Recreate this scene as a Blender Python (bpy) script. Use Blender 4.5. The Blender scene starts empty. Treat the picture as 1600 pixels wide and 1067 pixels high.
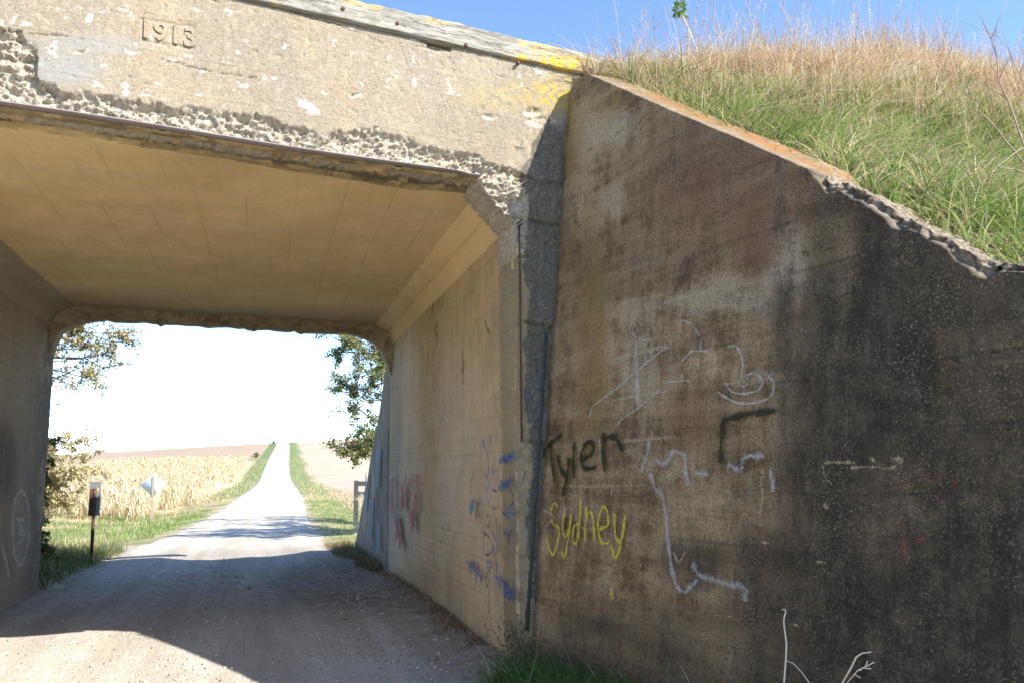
import bpy, bmesh, math, random
import numpy as np
from mathutils import Matrix, Vector

random.seed(7)
rng = np.random.default_rng(7)
scene = bpy.context.scene
COL = scene.collection

# ------------------------------------------------------------------ camera
H = 1.6
ROT = np.array([[0.9585266, -0.0283065, -0.2835938],
                [-0.2845684, -0.1499852, -0.9468502],
                [-0.0157329, 0.9882830, -0.1518199]])
FOC = 1291.0
cam_d = bpy.data.cameras.new('camera')
cam_d.sensor_width = 36.0
cam_d.lens = FOC / 1600 * 36
cam_d.clip_end = 5000
cam_d.clip_start = 0.05
cam = bpy.data.objects.new('camera', cam_d)
COL.objects.link(cam)
m = Matrix([list(ROT[i]) + [0] for i in range(3)] + [[0, 0, 0, 1]])
cam.matrix_world = Matrix.Translation((0, 0, H)) @ m
scene.camera = cam

# ------------------------------------------------------------------ light
SUN_DIR = np.array([0.85, -0.90, 1.0])          # towards the sun
el = math.atan2(1.0, math.hypot(0.85, 0.90))
az = math.atan2(0.85, -0.90)
w = bpy.data.worlds.new('World')
scene.world = w
w.use_nodes = True
wn = w.node_tree
bg = wn.nodes['Background']
sky = wn.nodes.new('ShaderNodeTexSky')
sky.sky_type = 'NISHITA'
sky.sun_disc = False
sky.sun_elevation = el
sky.sun_rotation = az
sky.air_density = 1.0
sky.dust_density = 0.0
sky.ozone_density = 3.0
sky.altitude = 2600
wn.links.new(sky.outputs[0], bg.inputs[0])
bg.inputs[1].default_value = 0.15
sd = bpy.data.lights.new('sun', 'SUN')
sd.energy = 4.3
sd.angle = math.radians(0.53)
sd.color = (1.0, 0.955, 0.88)
so = bpy.data.objects.new('sun', sd)
COL.objects.link(so)
so.rotation_euler = Vector(SUN_DIR).to_track_quat('Z', 'Y').to_euler()
so.location = (20, -20, 30)

scene.view_settings.view_transform = 'Standard'
scene.view_settings.look = 'None'
scene.view_settings.gamma = 1
scene.view_settings.exposure = 1.5
scene.view_settings.use_curve_mapping = False
scene.cycles.max_bounces = 10
scene.cycles.diffuse_bounces = 6
scene.cycles.transparent_max_bounces = 24

# ------------------------------------------------------------------ solve helpers
CAM = np.array([0, 0, H])
def ray(px, py):
    v = np.array([(px - 800) / FOC, -(py - 533.5) / FOC, -1.0])
    return ROT @ v
def on_plane(px, py, P, n):
    d = ray(px, py)
    return CAM + d * (np.dot(np.asarray(P, float) - CAM, n) / np.dot(d, n))
def to_px(P):
    v = (np.asarray(P) - CAM) @ ROT
    return 800 + FOC * v[..., 0] / -v[..., 2], 533.5 - FOC * v[..., 1] / -v[..., 2]

# ------------------------------------------------------------------ noise
def _h(ix, iy, iz, seed):
    n = (ix * 374761393 + iy * 668265263 + iz * 2147483647 + seed * 1274126177) & 0xFFFFFFFF
    n = ((n ^ (n >> 13)) * 1274126177) & 0xFFFFFFFF
    n = ((n ^ (n >> 16)) * 2246822519) & 0xFFFFFFFF
    return ((n ^ (n >> 15)) & 0xFFFFFF) / float(0xFFFFFF)
def vnoise(p, seed=0):
    p = np.asarray(p, float)
    if p.shape[-1] == 2:
        p = np.concatenate([p, np.zeros(p.shape[:-1] + (1,))], -1)
    i = np.floor(p).astype(np.int64)
    f = p - i
    f = f * f * (3 - 2 * f)
    x, y, z = i[..., 0], i[..., 1], i[..., 2]
    fx, fy, fz = f[..., 0], f[..., 1], f[..., 2]
    r = 0
    for dz in (0, 1):
        wz = fz if dz else 1 - fz
        for dy in (0, 1):
            wy = fy if dy else 1 - fy
            a = _h(x, y + dy, z + dz, seed)
            b = _h(x + 1, y + dy, z + dz, seed)
            r = r + wz * wy * (a * (1 - fx) + b * fx)
    return r
def fbm(p, octv=4, seed=0, gain=0.5):
    p = np.asarray(p, float)
    r = 0; a = 1; t = 0
    for k in range(octv):
        r = r + a * vnoise(p * 2 ** k + 17.3 * k, seed + k)
        t += a; a *= gain
    return r / t
def facets(p, seed=0):
    """broken-stone relief: every jittered cell is its own tilted plane"""
    p = np.asarray(p, float)
    i = np.floor(p).astype(np.int64)
    best = np.full(p.shape[:-1], 9.0); hgt = np.zeros(p.shape[:-1]); cid = np.zeros(p.shape[:-1])
    for dx in (-1, 0, 1):
        for dy in (-1, 0, 1):
            cx = i[..., 0] + dx; cy = i[..., 1] + dy
            qx = cx + _h(cx, cy, 0 * cx, seed); qy = cy + _h(cx, cy, 0 * cx + 1, seed)
            ex = p[..., 0] - qx; ey = p[..., 1] - qy
            d = ex * ex + ey * ey
            gx = _h(cx, cy, 0 * cx + 2, seed) - .5; gy = _h(cx, cy, 0 * cx + 3, seed) - .5
            b = _h(cx, cy, 0 * cx + 4, seed)
            hh = b + 1.5 * (gx * ex + gy * ey)
            mk = d < best
            best = np.where(mk, d, best); hgt = np.where(mk, hh, hgt); cid = np.where(mk, b, cid)
    return hgt, cid
def sstep(a, b, x):
    t = np.clip((x - a) / (b - a), 0, 1)
    return t * t * (3 - 2 * t)
def polyline_y(pts, x):
    pts = sorted(pts)
    return np.interp(x, [p[0] for p in pts], [p[1] for p in pts])
def blob(X, Y, cx, cy, rx, ry, soft=.5):
    d = np.sqrt(((X - cx) / rx) ** 2 + ((Y - cy) / ry) ** 2)
    return 1 - sstep(1 - soft, 1 + soft, d)

# ------------------------------------------------------------------ mesh helpers
def raw_mesh(name, V, loops, starts, totals, mats=(), smooth=False):
    me = bpy.data.meshes.new(name)
    V = np.ascontiguousarray(V, np.float32)
    me.vertices.add(len(V)); me.vertices.foreach_set('co', V.ravel())
    me.loops.add(len(loops)); me.loops.foreach_set('vertex_index', np.asarray(loops, np.int32))
    me.polygons.add(len(starts))
    me.polygons.foreach_set('loop_start', np.asarray(starts, np.int32))
    me.polygons.foreach_set('loop_total', np.asarray(totals, np.int32))
    if smooth:
        me.polygons.foreach_set('use_smooth', np.ones(len(starts), bool))
    for mt in mats: me.materials.append(mt)
    me.update(calc_edges=True)
    return me
def mesh_faces(name, V, F, mats=(), smooth=False):
    """F: list/array of equal or mixed size faces"""
    if isinstance(F, np.ndarray):
        k = F.shape[1]
        return raw_mesh(name, V, F.ravel(), np.arange(len(F)) * k, np.full(len(F), k), mats, smooth)
    loops = [i for f in F for i in f]
    tot = np.array([len(f) for f in F]); st = np.concatenate([[0], np.cumsum(tot)[:-1]])
    return raw_mesh(name, V, loops, st, tot, mats, smooth)
def attr(me, name, arr, domain='POINT'):
    a = me.attributes.new(name, 'FLOAT_COLOR', domain)
    A = np.ones((len(arr), 4), np.float32)
    arr = np.asarray(arr)
    A[:, :arr.shape[1]] = arr
    a.data.foreach_set('color', A.ravel())
def link(me, name, parent=None, **props):
    o = bpy.data.objects.new(name, me)
    COL.objects.link(o)
    if parent is not None:
        o.parent = parent
        o.matrix_parent_inverse = Matrix.Translation(-parent.location)
    for k, v in props.items(): o[k] = v
    return o
def thing(name, label, cat, loc, group=None):
    o = bpy.data.objects.new(name, None)
    COL.objects.link(o)
    o.location = loc
    o.empty_display_size = .2
    o['label'] = label; o['category'] = cat
    if group: o['group'] = group
    return o
def grid_faces(nu, nv, keep=None):
    i = np.arange(nu * nv).reshape(nu, nv)
    F = np.stack([i[:-1, :-1], i[1:, :-1], i[1:, 1:], i[:-1, 1:]], -1).reshape(-1, 4)
    if keep is not None: F = F[keep.ravel()]
    return F
def add_back(V, F, off):
    """close a one-sided sheet: its rim is pushed back by off and capped with a copy"""
    e = np.concatenate([F[:, [0, 1]], F[:, [1, 2]], F[:, [2, 3]], F[:, [3, 0]]])
    key = np.sort(e, 1); code = key[:, 0].astype(np.int64) * (len(V) + 1) + key[:, 1]
    _, idx, cnt = np.unique(code, return_index=True, return_counts=True)
    be = e[idx[cnt == 1]]
    ring = np.unique(be)
    mp = np.full(len(V), -1); mp[ring] = len(V) + np.arange(len(ring))
    V2 = np.concatenate([V, V[ring] + off])
    F2 = np.stack([be[:, 1], be[:, 0], mp[be[:, 0]], mp[be[:, 1]]], -1)
    return V2, np.concatenate([F, F2]), ring
def box_mesh(name, mn, mx, mat, bevel=0.0):
    bm = bmesh.new()
    bmesh.ops.create_cube(bm, size=1)
    for v in bm.verts:
        v.co = Vector([(mn[i] + mx[i]) / 2 + v.co[i] * (mx[i] - mn[i]) for i in range(3)])
    if bevel: bmesh.ops.bevel(bm, geom=bm.edges[:], offset=bevel, segments=2, affect='EDGES')
    me = bpy.data.meshes.new(name); bm.to_mesh(me); bm.free()
    me.materials.append(mat)
    return me
def prism(name, poly, vec, mat):
    """closed prism from a planar 3-D polygon pushed along vec"""
    n = len(poly)
    V = np.array(list(poly) + [np.asarray(p) + vec for p in poly], float)
    F = [list(range(n))[::-1], list(range(n, 2 * n))] + [[i, (i + 1) % n, n + (i + 1) % n, n + i] for i in range(n)]
    me = mesh_faces(name, V, F, [mat])
    bm = bmesh.new(); bm.from_mesh(me); bmesh.ops.recalc_face_normals(bm, faces=bm.faces[:]); bm.to_mesh(me); bm.free()
    return me
def tube(V, F, pts, r, sides=6):
    pts = [np.asarray(p, float) for p in pts]
    base = len(V); n = len(pts)
    for k, p in enumerate(pts):
        t = pts[min(k + 1, n - 1)] - pts[max(k - 1, 0)]
        t = t / (np.linalg.norm(t) + 1e-9)
        a = np.cross(t, [0, 0, 1]) if abs(t[2]) < .9 else np.cross(t, [1, 0, 0])
        a /= np.linalg.norm(a); b = np.cross(t, a)
        rr = r[k] if hasattr(r, '__len__') else r
        for s in range(sides):
            th = 2 * math.pi * s / sides
            V.append(p + rr * (math.cos(th) * a + math.sin(th) * b))
    for k in range(n - 1):
        for s in range(sides):
            F.append([base + k * sides + s, base + k * sides + (s + 1) % sides, base + (k + 1) * sides + (s + 1) % sides, base + (k + 1) * sides + s])
    F.append([base + s for s in range(sides)][::-1])
    F.append([base + (n - 1) * sides + s for s in range(sides)])

# ------------------------------------------------------------------ materials
class NT:
    def __init__(s, name):
        s.mat = bpy.data.materials.new(name); s.mat.use_nodes = True
        s.t = s.mat.node_tree; s.b = s.t.nodes['Principled BSDF']
        s.b.inputs['Specular IOR Level'].default_value = .25
        tc = s.t.nodes.new('ShaderNodeTexCoord'); s.co = tc.outputs['Object']; s.uv = tc.outputs['UV']
    def n(s, typ, **kw):
        n = s.t.nodes.new(typ)
        for k, v in kw.items(): setattr(n, k, v)
        return n
    def L(s, a, b): s.t.links.new(a, b)
    def mapped(s, scale, co=None):
        m = s.n('ShaderNodeMapping'); m.inputs['Scale'].default_value = scale
        s.L(co or s.co, m.inputs[0]); return m.outputs[0]
    def noise(s, scale, detail=6, rough=.6, co=None, dist=0.0, out=0):
        n = s.n('ShaderNodeTexNoise'); n.inputs['Scale'].default_value = scale
        n.inputs['Detail'].default_value = detail; n.inputs['Roughness'].default_value = rough
        n.inputs['Distortion'].default_value = dist
        s.L(co or s.co, n.inputs['Vector']); return n.outputs[out]
    def voro(s, scale, feature='F1', co=None, out='Distance', rand=1):
        n = s.n('ShaderNodeTexVoronoi', feature=feature); n.inputs['Scale'].default_value = scale
        n.inputs['Randomness'].default_value = rand
        s.L(co or s.co, n.inputs['Vector']); return n.outputs[out]
    def ramp(s, fac, stops, interp='LINEAR'):
        n = s.n('ShaderNodeValToRGB'); n.color_ramp.interpolation = interp
        e = n.color_ramp.elements
        while len(e) < len(stops): e.new(.5)
        for i, (p, c) in enumerate(stops):
            e[i].position = p
            e[i].color = (c, c, c, 1) if not hasattr(c, '__len__') else (*c, 1)
        s.L(fac, n.inputs[0]); return n.outputs[0]
    def mix(s, fac, a, b, mode='MIX'):
        n = s.n('ShaderNodeMix', data_type='RGBA', blend_type=mode)
        for v, i in ((fac, 0), (a, 6), (b, 7)):
            if hasattr(v, 'is_linked') or isinstance(v, bpy.types.NodeSocket): s.L(v, n.inputs[i])
            elif hasattr(v, '__len__'): n.inputs[i].default_value = (*v, 1)
            else: n.inputs[i].default_value = v
        return n.outputs[2]
    def math(s, op, a, b=0.0, clamp=False):
        n = s.n('ShaderNodeMath', operation=op, use_clamp=clamp)
        for v, i in ((a, 0), (b, 1)):
            if isinstance(v, bpy.types.NodeSocket): s.L(v, n.inputs[i])
            else: n.inputs[i].default_value = v
        return n.outputs[0]
    def attr(s, name):
        n = s.n('ShaderNodeAttribute', attribute_name=name)
        sp = s.n('ShaderNodeSeparateColor'); s.L(n.outputs['Color'], sp.inputs[0])
        return n.outputs['Color'], sp.outputs
    def bump(s, h, strength=.5, dist=.01, prev=None):
        n = s.n('ShaderNodeBump'); n.inputs['Strength'].default_value = strength; n.inputs['Distance'].default_value = dist
        s.L(h, n.inputs['Height'])
        if prev is not None: s.L(prev, n.inputs['Normal'])
        return n.outputs[0]
    def done(s, color, rough=.9, normal=None):
        if isinstance(color, bpy.types.NodeSocket): s.L(color, s.b.inputs['Base Color'])
        else: s.b.inputs['Base Color'].default_value = (*color, 1)
        s.b.inputs['Roughness'].default_value = rough
        if normal is not None: s.L(normal, s.b.inputs['Normal'])
        return s.mat

def m_plain(name, c, rough=.8, var=.25, scale=20, metal=0.0):
    t = NT(name)
    f = t.noise(scale)
    col = t.mix(f, [x * (1 - var) for x in c], [x * (1 + var) for x in c])
    t.b.inputs['Metallic'].default_value = metal
    return t.done(col, rough, t.bump(t.noise(scale * 6), .2, .003))

def m_fascia():
    t = NT('weathered_fascia_concrete')
    _, ms = t.attr('mask')          # R dark tone and painted shade, G fresh broken face, B lichen
    _, m2 = t.attr('mask2')         # R grey patch, G bright chip, B crack
    big = t.ramp(t.noise(1.3, 8, .65), [(.32, (.215, .162, .1)), (.5, (.29, .225, .146)), (.68, (.345, .28, .19))])
    grey = t.ramp(t.noise(2.2, 8, .7, co=t.mapped((1, 1, .35))), [(.4, 0), (.6, .8)])
    c = t.mix(grey, big, (.22, .19, .145))
    pores = t.ramp(t.noise(95, 4, .75), [(.36, 1), (.47, 0)])
    c = t.mix(pores, c, (.13, .1, .07))
    agg = t.ramp(t.voro(120, out='Color'), [(.45, 0), (.95, .42)])
    c = t.mix(agg, c, (.5, .42, .32))
    spots = t.ramp(t.voro(26), [(.09, .8), (.17, 0)])
    c = t.mix(t.math('MULTIPLY', spots, t.ramp(t.noise(2.5), [(.45, 0), (.62, 1)])), c, (.22, .2, .17))
    stv = t.ramp(t.noise(7, 7, .7, co=t.mapped((1, 1, .16))), [(.46, 0), (.68, .6)])
    c = t.mix(stv, c, (.27, .225, .17))
    c = t.mix(t.ramp(t.noise(19, 9, .8), [(.5, 0), (.66, .6)]), c, (.42, .355, .265))
    fresh = t.ramp(t.noise(24, 6, .7), [(.3, (.3, .25, .18)), (.5, (.46, .4, .31)), (.72, (.6, .55, .46))])
    stone = t.ramp(t.voro(45, out='Color'), [(.3, 0), (.9, .55)])
    fresh = t.mix(stone, fresh, (.3, .255, .2))
    fresh = t.mix(t.ramp(t.noise(33, 10, .85), [(.4, .8), (.5, 0)]), fresh, (.24, .195, .14))
    c = t.mix(ms[1], c, fresh)
    c = t.mix(t.math('MULTIPLY', m2[0], t.ramp(t.noise(14, 8, .7), [(.3, .95), (.65, .45)])), c, (.27, .265, .25))
    c = t.mix(m2[1], c, (.66, .63, .57))
    lich = t.math('MULTIPLY', ms[2], t.ramp(t.noise(16, 8, .75), [(.42, 0), (.55, 1)]))
    c = t.mix(lich, c, (.42, .31, .07))
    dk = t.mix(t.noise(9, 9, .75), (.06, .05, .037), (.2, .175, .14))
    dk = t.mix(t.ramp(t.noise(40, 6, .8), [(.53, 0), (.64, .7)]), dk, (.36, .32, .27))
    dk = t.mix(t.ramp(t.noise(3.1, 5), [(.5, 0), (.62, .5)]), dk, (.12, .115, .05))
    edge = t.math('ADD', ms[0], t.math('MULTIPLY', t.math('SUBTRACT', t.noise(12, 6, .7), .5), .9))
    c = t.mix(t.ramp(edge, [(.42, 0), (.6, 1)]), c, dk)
    c = t.mix(m2[2], c, (.06, .045, .03))
    h = t.math('ADD', t.noise(60, 6, .75), t.math('MULTIPLY', t.noise(220, 3), .5))
    return t.done(c, .93, t.bump(h, .9, .009))

def m_interior(name, a, b, cst, streaks=True):
    t = NT(name)
    _, ms = t.attr('mask')          # R dark, G lime bloom, B ochre
    c = t.ramp(t.noise(.9, 7, .6), [(.3, a), (.55, b), (.75, cst)])
    st = t.ramp(t.noise(5, 7, .65, co=t.mapped((1, 1.6, .12))), [(.42, 0), (.7, .55)])
    c = t.mix(st if streaks else 0.0, c, [x * .62 for x in b])
    st2 = t.ramp(t.noise(8, 6, .65, co=t.mapped((1, 1.3, .09))), [(.55, 0), (.72, .5)])
    c = t.mix(st2 if streaks else 0.0, c, [min(1, x * 1.35 + .03) for x in b])
    gp = t.ramp(t.noise(1.4, 9, .72), [(.46, 0), (.62, .55 if streaks else .12)])
    c = t.mix(gp, c, (.3, .265, .21))
    mot = t.ramp(t.noise(30, 8, .75), [(.3, .45 if streaks else .25), (.6, 0)])
    c = t.mix(mot, c, [x * .55 for x in a])
    pores = t.ramp(t.noise(140, 3, .7), [(.33, .7), (.42, 0)])
    c = t.mix(pores, c, [x * .3 for x in a])
    c = t.mix(t.math('MULTIPLY', ms[1], t.ramp(t.noise(17, 9, .78), [(.42, 0), (.6, .9)])), c, (.56, .52, .44))
    c = t.mix(t.math('MULTIPLY', ms[2], t.ramp(t.noise(5, 7, .7), [(.3, .1), (.62, .85)])), c, (.36, .25, .09))
    c = t.mix(t.math('MULTIPLY', ms[0], t.ramp(t.noise(7, 8, .72), [(.3, .95), (.68, .35)])), c, (.07, .06, .045))
    h = t.math('ADD', t.noise(35, 7, .7), t.math('MULTIPLY', t.noise(160, 3), .4))
    return t.done(c, .9, t.bump(h, .45, .005))

def m_wing():
    t = NT('stained_wing_wall_concrete')
    _, ms = t.attr('mask')     # R black stain, G pale, B ochre
    _, m2 = t.attr('mask2')    # R red-brown, G broken edge, B orange lichen
    def sub5(v, k): return t.math('MULTIPLY', t.math('SUBTRACT', v, .5), k)
    streak = t.noise(5.5, 10, .72, co=t.mapped((1, 1, .10)), dist=.25)
    streak2 = t.noise(14, 8, .75, co=t.mapped((1, 1, .07)))
    band = t.noise(2.6, 8, .7, co=t.mapped((.22, .22, 1.9)), dist=.3)
    multi = t.noise(3.4, 15, .84)
    grit = t.noise(70, 8, .85)
    g = t.math('ADD', t.math('ADD', multi, sub5(streak, .5)), t.math('ADD', sub5(band, .6), sub5(grit, .5)))
    c = t.ramp(g, [(.34, (.1, .066, .035)), (.45, (.22, .153, .083)), (.54, (.33, .238, .136)), (.66, (.5, .38, .235))])
    gm = t.math('ADD', ms[1], t.math('ADD', sub5(multi, 2.4), t.math('ADD', sub5(streak, 1.2), sub5(grit, .8))))
    c = t.mix(t.ramp(gm, [(.3, 0), (.8, .75)]), c, (.46, .38, .265))
    rm = t.math('ADD', m2[0], t.math('ADD', sub5(multi, 2.2), sub5(grit, 1.4)))
    c = t.mix(t.ramp(rm, [(.35, 0), (.9, .7)]), c, (.2, .085, .052))
    om = t.math('ADD', ms[2], t.math('ADD', sub5(streak, 2.0), sub5(multi, .9)))
    c = t.mix(t.ramp(om, [(.3, 0), (.95, .75)]), c, (.27, .175, .045))
    e = t.math('ADD', ms[0], t.math('ADD', sub5(multi, 2.3), t.math('ADD', sub5(streak, 1.3), t.math('ADD', sub5(streak2, .8), sub5(grit, 1.1)))))
    dkm = t.ramp(e, [(.28, 0), (.62, .72), (.95, 1)])
    dkc = t.ramp(t.math('ADD', t.noise(6, 14, .82), sub5(streak2, .5)), [(.33, (.018, .015, .011)), (.5, (.048, .04, .029)), (.66, (.13, .105, .07))])
    c = t.mix(dkm, c, dkc)
    spk = t.ramp(t.noise(80, 5, .85), [(.55, 0), (.61, .95)])
    spk = t.math('MULTIPLY', spk, t.ramp(t.noise(3.1, 9, .75), [(.4, .2), (.6, 1)]))
    c = t.mix(spk, c, (.36, .28, .19))
    dark_pores = t.ramp(t.noise(90, 4, .82), [(.40, .9), (.47, 0)])
    c = t.mix(dark_pores, c, (.05, .038, .025))
    pits = t.ramp(t.voro(21), [(.035, 1), (.07, 0)])
    c = t.mix(t.math('MULTIPLY', pits, .8), c, (.03, .025, .02))
    brk = t.ramp(t.noise(22, 9, .8), [(.34, (.07, .052, .035)), (.5, (.22, .175, .125)), (.66, (.38, .32, .245))])
    c = t.mix(m2[1], c, brk)
    lm = t.math('MULTIPLY', m2[2], t.ramp(t.noise(7, 12, .82, co=t.mapped((1, .4, .4))), [(.42, 0), (.56, 1)]))
    c = t.mix(lm, c, (.27, .125, .035))
    h = t.math('ADD', t.noise(42, 8, .75), t.math('MULTIPLY', t.noise(170, 3), .5))
    return t.done(c, .93, t.bump(h, .9, .009))

def m_spray(name, col, opac=.9, worn=.5, scale=55):
    t = NT(name)
    t.b.inputs['Base Color'].default_value = (*col, 1); t.b.inputs['Roughness'].default_value = .75
    sp = t.n('ShaderNodeSeparateXYZ'); t.L(t.uv, sp.inputs[0])
    v = t.math('ABSOLUTE', t.math('SUBTRACT', t.math('MULTIPLY', sp.outputs[1], 2.0), 1.0))
    edge = t.math('SUBTRACT', 1.0, v)
    nz = t.math('ADD', t.math('MULTIPLY', t.noise(scale, 8, .85), .7), t.math('ADD', t.math('MULTIPLY', t.noise(9, 8, .8), .35), t.math('MULTIPLY', t.noise(scale * 2.2, 5, .8), .35)))
    a = t.math('ADD', t.math('MULTIPLY', edge, .9), t.math('MULTIPLY', t.math('SUBTRACT', nz, .62 + .30 * worn), 3.4))
    a = t.math('MULTIPLY', t.ramp(a, [(.15, 0), (.8, 1)]), opac)
    a = t.math('MULTIPLY', a, t.ramp(edge, [(.0, 0), (.6, 1)], 'EASE'))
    t.L(a, t.b.inputs['Alpha'])
    return t.mat

def m_road():
    t = NT('pale_crushed_gravel')
    c = t.ramp(t.noise(.8, 8, .6), [(.3, (.5, .45, .37)), (.55, (.6, .55, .47)), (.75, (.68, .64, .56))])
    sc = t.voro(42, out='Color')
    c = t.mix(t.ramp(sc, [(.2, .0), (.95, .55)]), c, (.42, .38, .32))
    c = t.mix(t.ramp(t.voro(23, out='Color'), [(.72, 0), (.95, .7)]), c, (.78, .75, .69))
    c = t.mix(t.ramp(t.noise(130, 4, .8), [(.36, .7), (.5, 0)]), c, (.17, .14, .11))
    tr = t.ramp(t.noise(2.4, 9, .7, co=t.mapped((1, .07, 1))), [(.42, 0), (.6, .75)])
    c = t.mix(tr, c, (.36, .31, .24))
    c = t.mix(t.ramp(t.noise(9, 12, .82), [(.52, 0), (.64, .55)]), c, (.3, .25, .19))
    _, ms = t.attr('mask')
    c = t.mix(t.math('MULTIPLY', ms[0], t.ramp(t.noise(6, 7, .7), [(.3, .3), (.6, .95)])), c, (.15, .115, .08))
    h = t.math('ADD', t.math('MULTIPLY', t.voro(42), -1.0), t.math('MULTIPLY', t.noise(90, 5, .7), .8))
    return t.done(c, .95, t.bump(h, .9, .014))

def m_terrain():
    t = NT('field_and_verge_soil')
    col, _ = t.attr('tint')
    v = t.ramp(t.noise(1.5, 9, .7), [(.3, .72), (.7, 1.25)])
    c = t.mix(1.0, col, v, 'MULTIPLY')
    rows = t.ramp(t.noise(.35, 5, .6, co=t.mapped((.15, 1.0, 1))), [(.3, .85), (.7, 1.12)])
    c = t.mix(1.0, c, rows, 'MULTIPLY')
    return t.done(c, .95, t.bump(t.noise(9, 8, .7), .6, .05))

def m_blade(name, trans=.35):
    t = NT(name)
    col, _ = t.attr('tint')
    t.L(col, t.b.inputs['Base Color']); t.b.inputs['Roughness'].default_value = .6
    tr = t.n('ShaderNodeBsdfTranslucent'); t.L(col, tr.inputs[0])
    mx = t.n('ShaderNodeMixShader'); mx.inputs[0].default_value = trans
    t.L(t.b.outputs[0], mx.inputs[1]); t.L(tr.outputs[0], mx.inputs[2])
    out = [n for n in t.t.nodes if n.type == 'OUTPUT_MATERIAL'][0]
    t.L(mx.outputs[0], out.inputs[0])
    return t.mat

def m_wood():
    t = NT('silvered_timber')
    g = t.noise(14, 9, .75, co=t.mapped((.12, 1, 1.6)), dist=.4)
    c = t.ramp(g, [(.3, (.1, .088, .068)), (.45, (.22, .2, .165)), (.6, (.33, .31, .265)), (.75, (.43, .405, .355))])
    gl = t.ramp(t.noise(38, 7, .8, co=t.mapped((.06, 1, 1.5))), [(.36, .9), (.46, 0)])
    c = t.mix(gl, c, (.13, .115, .09))
    _, ms = t.attr('mask')
    lm = t.math('MULTIPLY', ms[0], t.ramp(t.noise(20, 8, .75), [(.42, 0), (.52, 1)]))
    c = t.mix(lm, c, (.62, .37, .03))
    c = t.mix(t.ramp(t.noise(7, 8, .75), [(.62, 0), (.7, .8)]), c, (.36, .33, .12))
    return t.done(c, .85, t.bump(t.math('ADD', g, gl), .8, .006))

def m_bark():
    t = NT('grey_brown_bark')
    g = t.noise(30, 8, .7, co=t.mapped((1, 1, .2)))
    return t.done(t.ramp(g, [(.3, (.07, .055, .04)), (.7, (.22, .18, .14))]), .9, t.bump(g, .8, .01))

M_FASCIA = m_fascia()
M_RWALL = m_interior('tan_tunnel_concrete', (.56, .42, .24), (.68, .53, .33), (.76, .63, .43))  # tan, slightly yellow concrete of the right abutment
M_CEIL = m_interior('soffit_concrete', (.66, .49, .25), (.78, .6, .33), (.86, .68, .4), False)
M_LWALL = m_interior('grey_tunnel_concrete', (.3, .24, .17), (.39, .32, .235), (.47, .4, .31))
M_WING = m_wing()
M_ROAD = m_road()
M_TERR = m_terrain()
M_BLADE = m_blade('grass_blade')
M_LEAF = m_blade('tree_leaf', .4)
M_WOOD = m_wood()
M_BARK = m_bark()
M_STEEL = m_plain('weathered_steel', (.24, .2, .19), .85, .45, 22, 0)
M_RUST = m_plain('rusted_steel', (.1, .055, .035), .8, .4, 40)
M_TWIG = m_plain('dry_twig', (.26, .19, .145), .8, .25, 30)
M_STALK = m_plain('bleached_stalk', (.62, .54, .42), .7, .2, 30)

# ------------------------------------------------------------------ frame of the bridge
BP = np.array([1.92, 6.25, 0.0])                       # near right corner of the opening
FU = np.array([0.987, 0.161, 0.0]); FU /= np.linalg.norm(FU)
FN = np.array([FU[1], -FU[0], 0.0])                    # out of the near face, towards the camera
LFAR = 7.15
def yF(x): return 6.25 + .1631 * (x - 1.92)
def yB(x): return 13.40 + .1631 * (x - 1.92)
XR, XL = 1.92, -2.82

# ------------------------------------------------------------------ terrain
RP = np.array([(-60, -.2, 0, 5.2), (0, 0, -.44, 5.2), (13, 0, -.44, 4.9), (20, -.06, -.7, 4.7), (30, -.3, -.45, 4.6), (48, -.45, 0.0, 4.8), (60, -.3, .37, 5),
               (80, -.15, .84, 5), (110, .0, 1.4, 5), (133, .4, 1.75, 5), (154, 1.6, 2.1, 5), (184, 3.5, 2.8, 5), (240, 7.0, 4.4, 5),
               (307, 10.9, 6.2, 5), (340, 13.2, 6.8, 5), (370, 14.0, 7.3, 5), (420, 13.2, 8, 5), (700, 4, 12, 5), (3000, 0, 12, 5)])
def rp(y, k):
    r = 0
    for dy in (-4, 0, 4):
        r = r + np.interp(y + np.where(y > 30, dy, dy * .3), RP[:, 0], RP[:, k])
    return r / 3
def ground_z(x, y):
    x = np.asarray(x, float); y = np.asarray(y, float)
    z = rp(y, 1)
    far = sstep(90, 340, y)
    z = z + far * np.clip(x - 4, -300, 300) * .052 * np.where(x < 4, 1.05, .9) * (1 - .5 * sstep(60, 200, np.abs(x)))
    z = z + far * (fbm(np.stack([x * .01, y * .01], -1), 3, 5) - .5) * 1.8 * sstep(8, 40, np.abs(x - 5))
    d = np.abs(x - rp(y, 2)) - rp(y, 3) / 2
    ditch = sstep(0.2, 2.5, d) * (1 - sstep(3, 9, d)) * sstep(16, 26, y)
    z = z - .18 * ditch + .25 * sstep(3, 12, d) * sstep(18, 40, y) * (1 - far)
    # bank at the foot of the left abutment, far side
    z = z + np.clip(-2.75 - x, 0, 6) * .42 * sstep(12.2, 13.2, y) * (1 - sstep(14.5, 21, y))
    z = z + .06 * (fbm(np.stack([x * .7, y * .7], -1), 3, 9) - .5) * sstep(.1, 1.5, d)
    z = z + .1 * sstep(2.0, 2.4, x) * (1 - sstep(6, 8, y))
    return z
def spaced(a, b, segs):
    out = []
    for (lo, hi, st) in segs: out.append(np.arange(lo, hi, st))
    return np.concatenate(out + [[segs[-1][1]]])
gx = spaced(0, 0, [(-900, -200, 50), (-200, -60, 10), (-60, -16, 1.6), (-16, 8, .3), (8, 60, 1.6), (60, 200, 10), (200, 900, 50)])
gy = spaced(0, 0, [(-80, -4, 4), (-4, 24, .3), (24, 70, .8), (70, 200, 2), (200, 420, 4), (420, 2500, 60)])
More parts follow.
